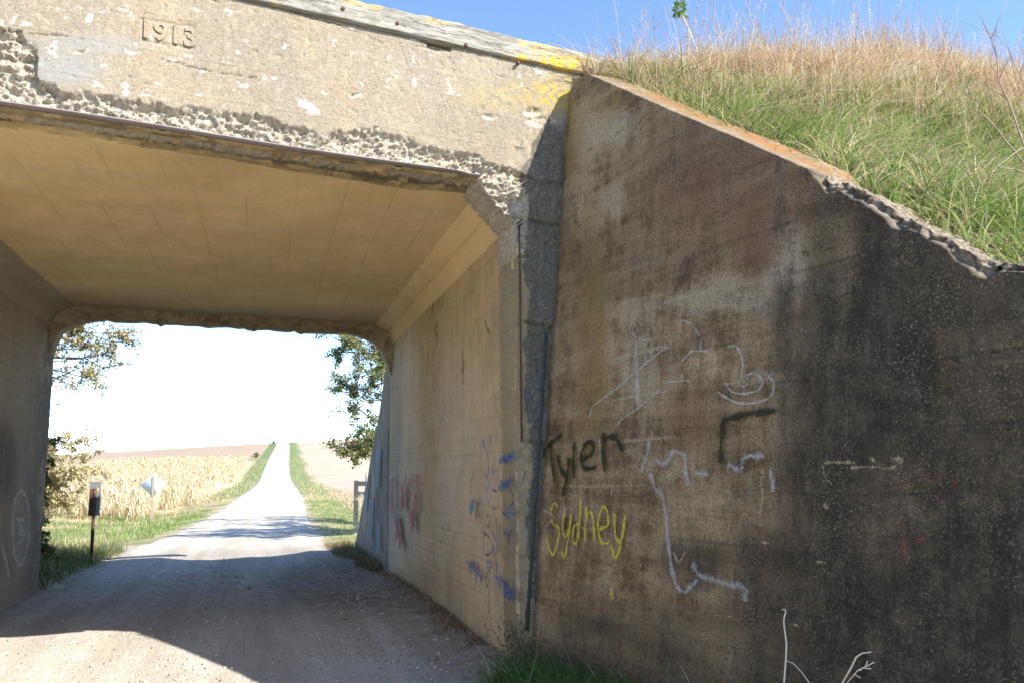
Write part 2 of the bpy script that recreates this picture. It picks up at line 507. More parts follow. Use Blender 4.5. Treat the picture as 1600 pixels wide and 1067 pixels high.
GX, GY = np.meshgrid(gx, gy, indexing='ij')
GZ = ground_z(GX, GY) - .004
V = np.stack([GX, GY, GZ], -1).reshape(-1, 3)
x, y = V[:, 0], V[:, 1]
c0 = rp(y, 2); hw = rp(y, 3) / 2
d = np.abs(x - c0) - hw
n1 = fbm(np.stack([x * .15, y * .15], -1), 4, 3); n2 = fbm(np.stack([x * .9, y * .9], -1), 4, 4)
def lerp(a, b, t): return a * (1 - t)[:, None] + b * t[:, None]
dry = np.array([.40, .31, .18]); green = np.array([.10, .15, .04]); soil = np.array([.33, .245, .17]); tan = np.array([.5, .4, .26]); dirt = np.array([.36, .3, .23]); pink = np.array([.42, .33, .24])
tint = lerp(np.tile(dry, (len(V), 1)), np.tile(green, (len(V), 1)), np.clip(n2 * 1.6 - .4, 0, 1))
isl = (x < c0)
fld = sstep(3.0, 4.2, d + n1 * 1.5)
tint = lerp(tint, np.tile(np.array([.13, .18, .06]), (len(V), 1)), (1 - fld) * sstep(60, 90, y) * .9)
tint = lerp(tint, np.tile(tan, (len(V), 1)), fld * isl * sstep(40, 60, y))
tint = lerp(tint, np.tile(soil, (len(V), 1)), fld * isl * sstep(200, 216, y + 20 * n1))
tint = lerp(tint, np.tile(pink, (len(V), 1)), fld * (~isl) * sstep(26, 60, y))
tint = lerp(tint, np.tile(dirt, (len(V), 1)), (1 - sstep(-.3, .7, d + n2 * .8)) * (1 - sstep(90, 160, y)))
tint = lerp(tint, np.tile(np.array([.42, .36, .24]), (len(V), 1)), sstep(420, 600, y))
me = mesh_faces('ground', V, grid_faces(len(gx), len(gy)), [M_TERR], True)
attr(me, 'tint', tint)
link(me, 'ground', kind='structure')

# gravel road: its crown stands a little above the ground and its ragged edges dip below it
ry = spaced(0, 0, [(-30, 2, 1), (2, 18, .05), (18, 40, .25), (40, 420, 2)])
ru = np.linspace(-1, 1, 121)
RU, RY = np.meshgrid(ru, ry, indexing='ij')
nearw = 1 - sstep(2, 6.5, RY)
hwid = rp(RY, 3) / 2
left = hwid * 1.0 + nearw * 5.5 + .25 * (1 - sstep(12, 14, RY)) + 1.0 * sstep(13.5, 15, RY) * (1 - sstep(17, 27, RY)) * .1
right = hwid * 1.0 + .08 * (1 - sstep(12, 14, RY))
RX = rp(RY, 2) + np.where(RU < 0, RU * left, RU * right)
er = fbm(np.stack([RX * 1.1, RY * .8], -1), 4, 21) - .5
edge = np.abs(RU) + er * .16
prof = .03 - .075 * sstep(.86, 1.0, edge)
inner = (RY > 1) & (RY < 20)
rut = -.018 * (np.exp(-((RX + 1.3 - .1 * np.sin(RY * .3)) / .28) ** 2) + np.exp(-((RX - .15) / .28) ** 2))
bump_ = .016 * (fbm(np.stack([RX * 1.8, RY * 1.1], -1), 3, 22) - .5) + .012 * (fbm(np.stack([RX * 16, RY * 16], -1), 3, 23) - .5)
berm = .03 * np.exp(-((RX - 1.05 - .1 * np.sin(RY)) / .22) ** 2) * sstep(3, 5, RY)
# dirt heaped against both abutments
heap = .08 * sstep(1.25, 1.95, RX) * (1 - sstep(11, 14, RY)) + .06 * sstep(-2.2, -2.9, RX) * (RY < 13) * (RY > 6)
RZ = ground_z(RX, RY) + prof + rut + bump_ + berm + heap
V = np.stack([RX, RY, RZ], -1).reshape(-1, 3)
me = mesh_faces('gravel_road', V, grid_faces(len(ru), len(ry)), [M_ROAD], True)
dm = np.clip(sstep(1.2, 1.8, RX) * .95 + sstep(.75, 1, np.abs(RU)) * .5, 0, 1) * ((RY < 22)) * (RY > 4)
patch_shade = blob(RX, RY, 1.0, 12.4, .8, 2.6, .7) * .8 + .45 * sstep(8.5, 11.5, RY) * (1 - sstep(18, 21, RY))  # dark patch, plus the bridge's shade painted into the gravel colour
attr(me, 'mask', np.stack([np.clip(dm + patch_shade, 0, 1), dm * 0, dm * 0], -1).reshape(-1, 3))
link(me, 'gravel_road', kind='structure')
road_h = lambda px, py: ground_z(px, py) + .03
def road_surface(xq, yq):
    yi = np.clip(np.searchsorted(ry, yq) - 1, 0, len(ry) - 2)
    out = np.empty(len(xq))
    for k in range(len(xq)):
        out[k] = np.interp(xq[k], RX[:, yi[k]], RZ[:, yi[k]])
    return out

# ------------------------------------------------------------------ embankments
def emb_z(x, y):
    off = y - yF(x)
    near = 4.70 + .72 * (off + .45) + .5 * sstep(3.2, 5.0, x) * sstep(-1.8, 0, off)
    fary = y - yB(x)
    farz = 3.45 - .72 * (fary - .1)
    top = 5.0 + (.55 * sstep(2.9, 4.8, x) + .5 * sstep(4.5, 8, x)) * sstep(-1.0, .8, off)
    z = np.minimum(np.minimum(near, top), farz + 2.0 * (1 - sstep(-2.6, -.2, fary)))
    dw = x - (2.86 + .158 * (6.0 - y))
    nr_ = (1 - sstep(.0, .5, np.abs(dw))) * (y < 7) * (x > 0)
    z = z + .14 * (fbm(np.stack([x * .8, y * .8], -1), 3, 31) - .5) * (1 - nr_) - .12 * nr_ + .5 * sstep(4, 9, x) * sstep(-3.5, 0, off) * (off < 4)
    return z
def wing_back_x(y):        # back of the near right wing wall
    return np.where(y < 6.3, 2.5 + .158 * (6.0 - y) + .36, 2.5)
def emb(name, side):
    ys = spaced(0, 0, [(-9, 7, .12), (7, 26, .35)])
    uu = np.concatenate([np.linspace(0, .22, 70)[:-1], np.linspace(.22, 1, 40)]) 
    U, Y = np.meshgrid(uu, ys, indexing='ij')
    if side > 0:
        x0 = wing_back_x(Y) - .06
        x0 = np.where(Y > 13.6, 2.05, x0)
        X = x0 + U * 45
    else:
        x0 = np.where(Y < 6, -3.3 - .3 * (6 - Y), -3.1)
        x0 = np.where(Y > 12.4, -3.0 - .25 * (Y - 12.4), x0)
        X = x0 - U * 45
    Z = emb_z(X, Y)
    if side < 0:
        Z = np.where(Y > 10, Z - 1.0 * sstep(10, 13, Y) * (1 - sstep(.0, .05, U)), Z)
    Z = np.maximum(Z, ground_z(X, Y) - .08)
    V = np.stack([X, Y, Z], -1).reshape(-1, 3)
    F = grid_faces(len(uu), len(ys))
    if side < 0: F = F[:, ::-1]
    V2, F2, ring = add_back(V, F, np.array([0, 0, -.1]))
    # rim down into the ground so the bank reads as a solid
    V2[len(V):, 2] = -.4
    me = mesh_faces(name, V2, F2, [M_TERR], False)
    n = fbm(V2[:, :2] * 1.2, 4, 33)
    tt = lerp(np.tile(np.array([.14, .1, .06]), (len(V2), 1)), np.tile(np.array([.09, .085, .035]), (len(V2), 1)), np.clip(n * 1.4 - .3, 0, 1))
    attr(me, 'tint', tt)
    return link(me, name, kind='structure')
emb('embankment', 1)
emb('embankment', -1)

# ------------------------------------------------------------------ underpass
bridge = thing('railway_underpass', 'old single span concrete railway underpass over the gravel road, its lower edge broken and crumbling', 'underpass', (XR, 6.25, 0))

SPALL_TOP = [(-200, 20), (0, 45), (30, 52), (58, 75), (48, 105), (62, 128), (110, 141), (152, 150), (176, 145), (200, 155), (245, 160), (300, 168),
             (360, 176), (400, 178), (430, 186), (470, 199), (512, 210), (545, 204), (580, 199), (625, 208), (665, 229), (702, 233),
             (745, 240), (772, 254), (800, 262), (835, 282), (860, 300)]
_s1 = _s0 = None
def front_sheet(name, x0, x1, step, mask_fn, dense=True):
    us = np.arange(x0, x1 + step, step) / FU[0]
    zs = np.arange(-.35, 5.0 + step * .5, step)
    U, Z = np.meshgrid(us, zs, indexing='ij')
    t = U - BP[0] / FU[0]
    P = BP + t[..., None] * FU + Z[..., None] * np.array([0, 0, 1.0])
    X = P[..., 0]
    PX, PY = to_px(P)
    q = np.stack([U, Z], -1)
    jag = (fbm(q * 9, 4, 41) - .5) * 16 + (fbm(q * 40, 3, 42) - .5) * 10
    top = np.interp(PX, [p[0] for p in SPALL_TOP], [p[1] for p in SPALL_TOP]) + jag
    inside = (Z > 3.3) & (PY > top) & (X < 2.02 + jag * .003)
    sd_ = np.where(inside, PY - top, 0)
    for (cx, cy, rx, ry_) in ((765, 183, 15, 6), (832, 176, 16, 9), (480, 165, 0, 0), (20, 93, 30, 22), (845, 190, 26, 10), (552, 150, 8, 4), (126, 82, 12, 3)):
        if rx:
            r = ((PX - cx) / rx) ** 2 + ((PY - cy) / ry_) ** 2 + jag * .03
            sd_ = np.maximum(sd_, np.where(r + 2.2 * (fbm(q * 14, 3, 68) - .5) < 1, np.clip(1 - r, 0, 1) * 4, 0))
    fresh = sd_ > .5
    h1, c1 = facets(q * np.array([7, 22]) + fbm(q * 6, 2, 3)[..., None] * .8, 51)
    h2, c2 = facets(q * np.array([17, 46]) + fbm(q * 9, 2, 4)[..., None], 52)
    h3, c3 = facets(q * np.array([45, 80]), 53)
    dep = np.minimum(sd_ / 9.0, 1)
    D = -dep * (.014 + .034 * h1 * (c1 > .3) + .026 * h2 + .02 * h3)
    D = np.where(inside, D + .012 * sstep(3.96, 3.92, Z) , D)
    # ordinary face: hand-finished, pocked, with form lines
    face = ~fresh
    D = D + face * (.006 * (fbm(q * 6, 4, 43) - .5) + .004 * (fbm(q * 38, 3, 44) - .5))
    pock = vnoise(q * 30, 45); D = D - face * .008 * sstep(.86, .97, pock)
    fl = np.abs(((Z - 3.95) / .27) % 1 - .5); D = D + face * .0025 * (fl > .485)
    # cracks
    crack = np.zeros_like(D)
    for pts in (((250, 92), (330, 112), (352, 116), (400, 123)), ((0, 48), (60, 52), (120, 60), (180, 68)), ((620, 55), (640, 110), (650, 150)), ((430, 12), (470, 22), (560, 50), (600, 70))):
        yy = np.interp(PX, [p[0] for p in pts], [p[1] for p in pts]) + jag * .35
        crack = np.maximum(crack, ((np.abs(PY - yy) < .9) & (PX > pts[0][0]) & (PX < pts[-1][0])) * (vnoise(q * 12, 46) > .35))
    D = D - .006 * crack
    # top arris is crumbled under the timber
    D = D - .05 * sstep(4.93, 5.0, Z + .05 * (fbm(q * 12, 4, 47) - .4)) * (fbm(q * np.array([2.5, 6]), 3, 48) > .52)
    # year panel: a sunk frame line and sunk field
    inp = (PX > 222) & (PX < 305) & (PY > 28 + (PX - 222) * .155) & (PY < 66 + (PX - 222) * .155)
    brd = inp & ~((PX > 226) & (PX < 301) & (PY > 32.5 + (PX - 222) * .155) & (PY < 61.5 + (PX - 222) * .155))
    D = D - .008 * brd * (vnoise(q * 14, 49) > .3)
    # abutment face right of the opening: stepped blocks, rough
    pier = X > XR
    blk = pier & (Z < 4.4)
    jt = np.zeros_like(Z)
    for zz in (3.98, 3.62, 2.75, 1.8, .9):
        jt = np.maximum(jt, (np.abs(Z - zz + .02 * np.sin(X * 9)) < .012))
    D = D + blk * (.03 * (fbm(q * np.array([5, 4]), 4, 61) - .5) + .016 * (facets(q * 16, 62)[0] - .5) * (fbm(q * 3, 2, 63) > .45) - .02 * jt)
    D = D + blk * .02 * ((Z > 3.62) & (Z < 3.98))
    # worn corner of the opening
    cw = sstep(XR + .07 + .04 * fbm(q * 8, 3, 64), XR, X) * (X < XR + .13) * (Z < 3.8)
    D = D - cw * (.015 + .03 * facets(q * np.array([20, 12]), 65)[0])
    P = P + D[..., None] * FN
    V = P.reshape(-1, 3)
    Xc = (X[:-1, :-1] + X[1:, 1:]) / 2; Zc = (Z[:-1, :-1] + Z[1:, 1:]) / 2
    keep = mask_fn(Xc, Zc)
    F = grid_faces(len(us), len(zs), keep)
    used = np.unique(F); mp = np.full(len(V), -1); mp[used] = np.arange(len(used))
    F = mp[F]; V = V[used]
    V2, F2, ring = add_back(V, F, -FN * .35)
    F2 = F2[:, ::1]
    me = mesh_faces(name, V2, F2, [M_FASCIA], False)
    jn = fbm(q * 5, 4, 67) - .5
    dark = sstep(0, .10, X - 1.95 - .22 * sstep(3.9, 4.7, Z) + jn * .16) * (1 - sstep(4.3, 4.8, Z + jn * .7)) * .95 * (X > 1.9)  # pier's darker concrete, with the wing wall's shade painted into the colour
    # floor at zero, adds no further darkening
    dark = np.maximum(dark, .0 * Z)
    lich = np.maximum(blob(PX, PY, 868, 150, 40, 26, .8), blob(PX, PY, 800, 150, 60, 20, .8) * .5)
    lich = np.maximum(lich, .3 * (X > 1.9) * (Z < 3.4))
    grey = np.maximum(blob(PX, PY, 85, 108, 75, 26, .5), blob(PX, PY, 130, 72, 90, 16, .6) * .8)
    chip = np.maximum(((PX > 466) & (PX < 498) & (np.abs(PY - 165 - (PX - 480) * .45 + jag * 1.1) < 9 - np.abs(PX - 480) * .3)) * 1.0, (np.abs(PX - 560) < 4) * (np.abs(PY - 150) < 2) * 1.0) * (jag > -7)
    chip = np.maximum(chip, 0.4 * (fbm(q * np.array([14, 20]), 4, 66) > .74) * (PY < 150))
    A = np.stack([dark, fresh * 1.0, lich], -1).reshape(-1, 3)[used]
    B = np.stack([grey * ~fresh, chip * 1.0 * (Z > 3.9), crack * .8], -1).reshape(-1, 3)[used]
    AR = A[ring].copy(); lowr = (V[ring][:, 2] > 3.8) & (V[ring][:, 0] < 1.6); AR[lowr, 0] = .9; AR[lowr, 1] = 0
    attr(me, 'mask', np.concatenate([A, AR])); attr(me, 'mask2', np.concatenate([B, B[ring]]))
    return me
def in_front(X, Z):
    open_ = (X < XR + .02) & (X > XL) & (Z < 3.93) & ~((X > 1.60) & (Z > 3.93 - (X - 1.58) * .95))& ~((X < -2.5) & (Z > 3.93 - (-2.48 - X) * .95))
    return ~open_
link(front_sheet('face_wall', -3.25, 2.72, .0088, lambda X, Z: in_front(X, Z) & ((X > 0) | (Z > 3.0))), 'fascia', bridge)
link(front_sheet('left_face', -6.5, -3.2, .06, lambda X, Z: X < 99), 'fascia', bridge)

# numerals of the year panel
def numerals():
    cu = bpy.data.curves.new('year', 'FONT')
    cu.body = '1913'; cu.size = .19; cu.extrude = .0035; cu.space_character = 1.0; cu.offset = .004; cu.align_x = 'CENTER'; cu.align_y = 'CENTER'
    cu.bevel_depth = .0015
    tmp = bpy.data.objects.new('tmp', cu); COL.objects.link(tmp)
    dg = bpy.context.evaluated_depsgraph_get()
    me = bpy.data.meshes.new_from_object(tmp.evaluated_get(dg))
    bpy.data.objects.remove(tmp)
    c = on_plane(263, 54, BP, FN)
    R = Matrix([[FU[0], 0, FN[0], 0], [FU[1], 0, FN[1], 0], [0, 1, 0, 0], [0, 0, 0, 1]])
    me.transform(Matrix.Translation(Vector(c + FN * .004)) @ R)
    me.materials.clear(); me.materials.append(M_FASCIA)
    attr(me, 'mask', np.zeros((len(me.vertices), 3))); attr(me, 'mask2', np.zeros((len(me.vertices), 3)))
    link(me, 'year_numerals', bridge)
numerals()

# right and left abutment walls (inside), board-marked
def inner_wall(name, x, mat, nrm, zt=3.64):
    ys = np.arange(0, 1.0001, .0022); zs = np.arange(-.35, zt, .012)
    if x < 0: ys = np.arange(0, 1.0001, .004); zs = np.arange(-.35, zt, .02)
    T, Z = np.meshgrid(ys, zs, indexing='ij')
    Y = yF(x) + .06 + T * (7.15 - .063)
    q = np.stack([Y, Z], -1)
    bh = .158
    wob = .006 * np.sin(Y * 1.3 + np.floor(Z / bh)) 
    k = np.floor((Z + wob) / bh); fr = ((Z + wob) / bh) % 1
    D = .004 * (_h(k.astype(int), k.astype(int) * 0, (Y // 2.4 + (k % 2)).astype(int), 71) - .5)
    D = D - .005 * (np.minimum(fr, 1 - fr) < .05) * (vnoise(np.stack([Y * 2, Z * 6], -1), 72) > .33)
    D = D + .008 * (fbm(q * 2.2, 4, 73) - .5) + .003 * (fbm(q * 25, 3, 74) - .5)
    # vertical cracks / scaled plaster
    PX, PY = to_px(np.stack([np.full_like(Y, x), Y, Z], -1))
    crack = np.zeros_like(Y)
    if x > 0:
        for pts in (((693, 455), (690, 478)), ((677, 475), (675, 490)), ((682, 505), (681, 540)), ((722, 545), (724, 600)), ((757, 500), (763, 520)), ((812, 370), (803, 470), (806, 600), (800, 720), (806, 800), (799, 870))):
            xx = np.interp(PY, [p[1] for p in pts], [p[0] for p in pts]) + 5 * (fbm(q * 9, 3, 75) - .5)
            crack = np.maximum(crack, (np.abs(PX - xx) < 1.1) & (PY > pts[0][1]) & (PY < pts[-1][1]))
        corner = sstep(yF(x) + .15 + .08 * (fbm(q * 3, 3, 76) - .5), yF(x) + .06, Y)
        D = D - corner * (.006 + .016 * facets(q * np.array([22, 9]), 77)[0])
        rx_ = sstep(yF(x) + .09, yF(x) + .06, Y); D = D - rx_ * .02
    D = D - .008 * crack
    P = np.stack([np.full_like(Y, x) + nrm * D, Y, Z], -1)
    F = grid_faces(len(ys), len(zs))
    if nrm > 0: F = F[:, ::-1]
    V2, F2, ring = add_back(P.reshape(-1, 3), F, np.array([-nrm * .5, -nrm * .082, 0]))
    me = mesh_faces(name, V2, F2, [mat], False)
    dark = np.maximum(crack * .9, .16 * (np.minimum(fr, 1 - fr) < .05) * (vnoise(np.stack([Y * 2, Z * 6], -1), 72) > .33))
    if x > 0:
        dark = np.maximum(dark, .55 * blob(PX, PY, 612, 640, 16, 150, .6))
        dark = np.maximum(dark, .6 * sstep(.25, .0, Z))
        lime = .9 * blob(PX, PY, 712, 640, 34, 90, .6) + .7 * blob(PX, PY, 690, 590, 10, 80, .5) + .6 * blob(PX, PY, 640, 570, 12, 60, .6) + .7 * (PX > 803) + .5 * blob(PX, PY, 660, 760, 60, 120, .5) + .5 * blob(PX, PY, 730, 760, 50, 80, .6)
        och = .9 * blob(PX, PY, 672, 600, 18, 260, .7) + .8 * blob(PX, PY, 655, 915, 50, 30, .7) + .5 * blob(PX, PY, 745, 480, 60, 120, .8)
        dark = np.maximum(dark, corner * (facets(q * np.array([22, 7]), 77)[1] > .72) * .6)
    else:
        dark = np.maximum(dark, .8 * sstep(11.2, 12.6, Y) * (fbm(q * 2, 3, 78) > .35))
        dark = np.maximum(dark, blob(PX, PY, 5, 720, 20, 60, .5))
        lime = .8 * blob(PX, PY, 30, 830, 16, 60, .6) + .5 * blob(PX, PY, 30, 600, 30, 60, .7)
        och = .2 + 0 * Y
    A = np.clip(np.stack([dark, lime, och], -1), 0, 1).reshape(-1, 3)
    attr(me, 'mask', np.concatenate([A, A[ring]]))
    link(me, 'abutment', bridge)
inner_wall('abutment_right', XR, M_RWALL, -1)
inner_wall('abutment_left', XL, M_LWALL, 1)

# haunches between wall and ceiling
def haunch(x, s):
    prof_ = [(-.02, 3.60), (.0, 3.60), (-.035 , 3.70), (-.075, 3.785), (-.082, 3.80), (-.098, 3.795), (-.12, 3.812), (-.30, 3.905), (-.32, 3.95), (.3, 3.95), (.3, 3.60)][1:]
    n = 90
    V = []; nv = len(prof_)
    for k in range(n):
        t = k / (n - 1)
        for j, (dx, z) in enumerate(prof_):
            xx = x + s * dx
            y = yF(xx) + .13 + t * 7.01
            wv = .010 * (vnoise(np.array([[y * 3.0, j * 1.7]]), 81)[0] - .5) + .006 * (vnoise(np.array([[y * 14.0, j * 2.7]]), 82)[0] - .5)
            V.append((xx + s * wv * (0 < j < nv - 2), y, z + wv * (1 < j < nv - 3)))
    F = [[k * nv + j, k * nv + (j + 1) % nv, (k + 1) * nv + (j + 1) % nv, (k + 1) * nv + j] for k in range(n - 1) for j in range(nv)]
    F += [list(range(nv)), [(n - 1) * nv + j for j in range(nv)][::-1]]
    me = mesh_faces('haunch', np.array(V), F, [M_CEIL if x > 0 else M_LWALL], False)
    bm = bmesh.new(); bm.from_mesh(me); bmesh.ops.recalc_face_normals(bm, faces=bm.faces[:]); bm.to_mesh(me); bm.free()
    attr(me, 'mask', np.zeros((len(me.vertices), 3)))
    link(me, 'haunch', bridge)
haunch(XR, 1)
haunch(XL, -1)

# soffit with board marks, scaled along its near edge
def soffit():
    xs = np.arange(-2.56, 1.66, .016); ts = np.arange(0, 1.0001, .0022)
    X, T = np.meshgrid(xs, ts, indexing='ij')
    Y = yF(X) + .03 + T * 7.11
    q = np.stack([X, Y], -1); off = Y - yF(X)
    bw = .20
    k = np.floor((X + .01 * np.sin(Y)) / bw); fr = ((X + .01 * np.sin(Y)) / bw) % 1
    D = .004 * (_h(k.astype(int), k.astype(int) * 0, (off > 2.5).astype(int), 91) - .5)
    D = D + .002 * (np.minimum(fr, 1 - fr) < .035) * (vnoise(np.stack([X * 5, Y * 1.2], -1), 92) > .35)
    D = D + .012 * (fbm(q * 1.1, 4, 93) - .5) + .003 * (fbm(q * 20, 3, 94) - .5)
    PX, PY = to_px(np.stack([X, Y, np.full_like(X, 3.92)], -1))
    lim = .30 + .1 * (fbm(np.stack([X * 2.2, X * 0], -1), 3, 95) - .5) + .10 * sstep(-.4, .6, X) * (1 - sstep(1.0, 1.5, X))
    br = off < lim
    h1, c1 = facets(q * np.array([10, 14]), 96); h2, _ = facets(q * 30, 97)
    up = sstep(lim, lim - .05, off)
    D = D + up * (.02 + .05 * h1 + .015 * h2)
    Z = 3.895 + D
    Z = np.where(off < .11, np.minimum(Z, 3.922), Z)
    P = np.stack([X, Y, Z], -1)
    F = grid_faces(len(xs), len(ts))[:, ::-1]
    V2, F2, ring = add_back(P.reshape(-1, 3), F, np.array([0, 0, .012]))
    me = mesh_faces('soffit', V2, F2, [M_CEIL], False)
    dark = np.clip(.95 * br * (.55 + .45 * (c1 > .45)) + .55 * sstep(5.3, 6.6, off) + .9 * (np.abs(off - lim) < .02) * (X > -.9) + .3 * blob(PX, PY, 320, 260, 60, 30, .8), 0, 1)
    line_ = (np.minimum(fr, 1 - fr) < .03) * (vnoise(np.stack([X * 5, Y * 1.2], -1), 92) > .35) * (off > lim)
    dark = np.maximum(dark, .34 * line_ * (.4 + .6 * vnoise(np.stack([X * 4, Y * 3], -1), 100)))
    lime = .8 * blob(PX, PY, 380, 487, 170, 8, .7) * (off > 6) + .3 * br * (c1 > .93) + .25 * (fbm(q * np.array([.7, 2.5]), 3, 99) > .62)
    och = .5 * br + .45 * blob(PX, PY, 250, 330, 400, 120, .9)
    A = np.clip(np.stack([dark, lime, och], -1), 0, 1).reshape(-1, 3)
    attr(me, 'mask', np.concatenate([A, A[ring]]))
    link(me, 'soffit', bridge)
soffit()

# far edge beam of the opening, with rounded lower corners and a ragged underside
def far_beam():
    pts = [(XL - .02, 2.9), (XL - .01, 3.2), (XL + .03, 3.38), (-2.72, 3.56), (-2.5, 3.70), (-2.2, 3.765)]
    for x in np.arange(-2.1, 1.26, .05):
        pts.append((x, 3.752 + .03 * (vnoise(np.array([[x * 7, 1.0]]), 101)[0] - .5) - .03 * (vnoise(np.array([[x * 4, 5.0]]), 102)[0] > .86)))
    pts += [(1.32, 3.742), (1.5, 3.70), (1.66, 3.62), (1.77, 3.5), (1.84, 3.35), (1.89, 3.22), (1.925, 3.1), (1.94, 2.9), (XR + .4, 2.9), (XR + .4, 5.0), (XL - .4, 5.0), (XL - .4, 2.9)]
    poly = [np.array([x, yB(x) - .30, z]) for x, z in pts]
    me = prism('edge_beam', poly, np.array([0, .33, 0]), M_CEIL)
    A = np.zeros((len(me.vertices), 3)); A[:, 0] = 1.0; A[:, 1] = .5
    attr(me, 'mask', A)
    link(me, 'edge_beam', bridge)
far_beam()
# deck above the soffit
poly = [np.array([x, y, 4.0]) for x, y in ((-3.2, yF(-3.2) + .36), (2.6, yF(2.6) + .36), (2.6, yB(2.6) - .32), (-3.2, yB(-3.2) - .32))]
me = prism('deck', poly, np.array([0, 0, 1.0]), M_FASCIA)
attr(me, 'mask', np.zeros((len(me.vertices), 3))); attr(me, 'mask2', np.zeros((len(me.vertices), 3)))
link(me, 'deck', bridge)

# steel angle along the lower edge, in slightly sagging runs
V, F = [], []
xs = np.arange(-3.2, 1.60, .1)
for k in range(len(xs) - 1):
    pass
prof_ = [(-.06, -.005), (-.06, .003), (.042, .003), (.042, -.006)]
for k, x in enumerate(xs):
    z = 3.933 - .006 * math.sin(k * .23) - (.012 if x > 1.45 else 0)
    o = .045 + .008 * math.sin(k * .7)
    base = BP + (x - BP[0]) / FU[0] * FU
    sc_ = 1.0 if x < 1.2 else .6
    for (a, b) in prof_:
        V.append(base + FN * (a + .012) + np.array([0, 0, z + b * sc_]))
for k in range(len(xs) - 1):
    for j in range(4): F.append([k * 4 + j, k * 4 + (j + 1) % 4, (k + 1) * 4 + (j + 1) % 4, (k + 1) * 4 + j])
F += [[0, 1, 2, 3], [len(V) - 1, len(V) - 2, len(V) - 3, len(V) - 4]]
link(mesh_faces('edge_angle', np.array(V), F, [M_STEEL]), 'steel_angle', bridge)

# vertical steel strip at the corner and the two bent rebar ends
V, F = [], []
tube(V, F, [on_plane(px, py, BP + FN * .02, FN) for px, py in ((811, 352), (812, 420), (813, 520), (814, 620), (815, 690))], .009, 5)
link(mesh_faces('corner_bar', np.array(V), F, [M_RUST]), 'corner_bar', bridge)
for dz in (0, -.03):
    V, F = [], []
    a = on_plane(812, 347, BP, FN) + np.array([0, 0, dz])
    tube(V, F, [a - FN * .05, a + FN * .04, a + FN * .09 + np.array([-.02, 0, -.008]), a + FN * .14 + np.array([-.05, 0, -.03])], .007, 6)
    link(mesh_faces('rebar_stub', np.array(V), F, [M_RUST]), 'rebar_stub', bridge)

poly = [on_plane(a, b, BP + FN * .014, FN) for a, b in ((852, 520), (856, 520), (836, 820), (826, 985), (823, 985), (833, 800))]
link(prism('joint_filler', poly, -FN * .05, m_plain('tarred_felt', (.075, .068, .06), .9, .4, 12)), 'joint_filler', bridge)
# timber curb on top of the fascia
def timber(x0, x1, z0, z1, y_off, depth, lich=True, back=False):
    n = max(8, int((x1 - x0) / .02)); prof_n = [(0, 0), (0, .5), (0, 1), (.5, 1), (1, 1), (1, 0)]
    ring = []
    rows = 14
    for j in range(rows): ring.append((0, j / (rows - 1)))
    for j in range(1, 6): ring.append((j / 6, 1))
    ring += [(1, 1), (1, 0), (.5, 0)]
    V = []; M_ = []
    for k in range(n + 1):
        x = x0 + (x1 - x0) * k / n
        for (a, b) in ring:
            q = np.array([[x * 1.0, b * 14.0 + a * 9, 0]])
            gr = (vnoise(q * np.array([2.2, 1, 1]), 111)[0] - .5) * .014 + (vnoise(q * np.array([9, 3, 1]), 112)[0] - .5) * .006
            zz = z0 + (z1 - z0) * b
            topn = (vnoise(np.array([[x * 3, 2.0]]), 113)[0] - .5) * .016 + (vnoise(np.array([[x * 17, 2.0]]), 114)[0] - .5) * .010 if b == 1 else 0
            base = BP + (x - BP[0]) / FU[0] * FU
            bb = base + FN * (y_off - a * depth + (gr if a == 0 else 0)) + np.array([0, 0, zz + topn])
            if back: bb = bb + np.array([0, 7.15, 0])
            V.append(bb)
    nr = len(ring)
    F = [[k * nr + j, k * nr + (j + 1) % nr, (k + 1) * nr + (j + 1) % nr, (k + 1) * nr + j] for k in range(n) for j in range(nr)]
    F += [list(range(nr)), [n * nr + j for j in range(nr)][::-1]]
    V = np.array(V)
    me = mesh_faces('timber', V, F, [M_WOOD])
    bm = bmesh.new(); bm.from_mesh(me); bmesh.ops.recalc_face_normals(bm, faces=bm.faces[:]); bm.to_mesh(me); bm.free()
    PX, PY = to_px(V)
    L_ = np.maximum(blob(PX, PY, 880, 103, 38, 14, .5), blob(PX, PY, 800, 92, 30, 7, .6)) + .35 * (vnoise(V * 4, 115) > .72)
    attr(me, 'mask', np.stack([np.clip(L_, 0, 1)] * 3, -1))
    return me
link(timber(-1.42, 2.985, 5.012, 5.195, .035, .24), 'timber_curb', bridge)
link(timber(-6.3, -1.435, 5.008, 5.19, .03, .24), 'timber_curb', bridge)
link(timber(-4.5, 2.9, 5.012, 5.2, -.2, .24, back=True), 'timber_curb', bridge)
for px, py in ((621, 37), (728, 71), (536, 14), (954, 113), (810, 99)):
    V, F = [], []
    c = on_plane(px, py, BP + FN * .035, FN)
    tube(V, F, [c - FN * .02, c + FN * .006, c + FN * .007], [.016, .016, .002], 8)
    link(mesh_faces('bolt', np.array(V), F, [M_RUST]), 'bolt', bridge)

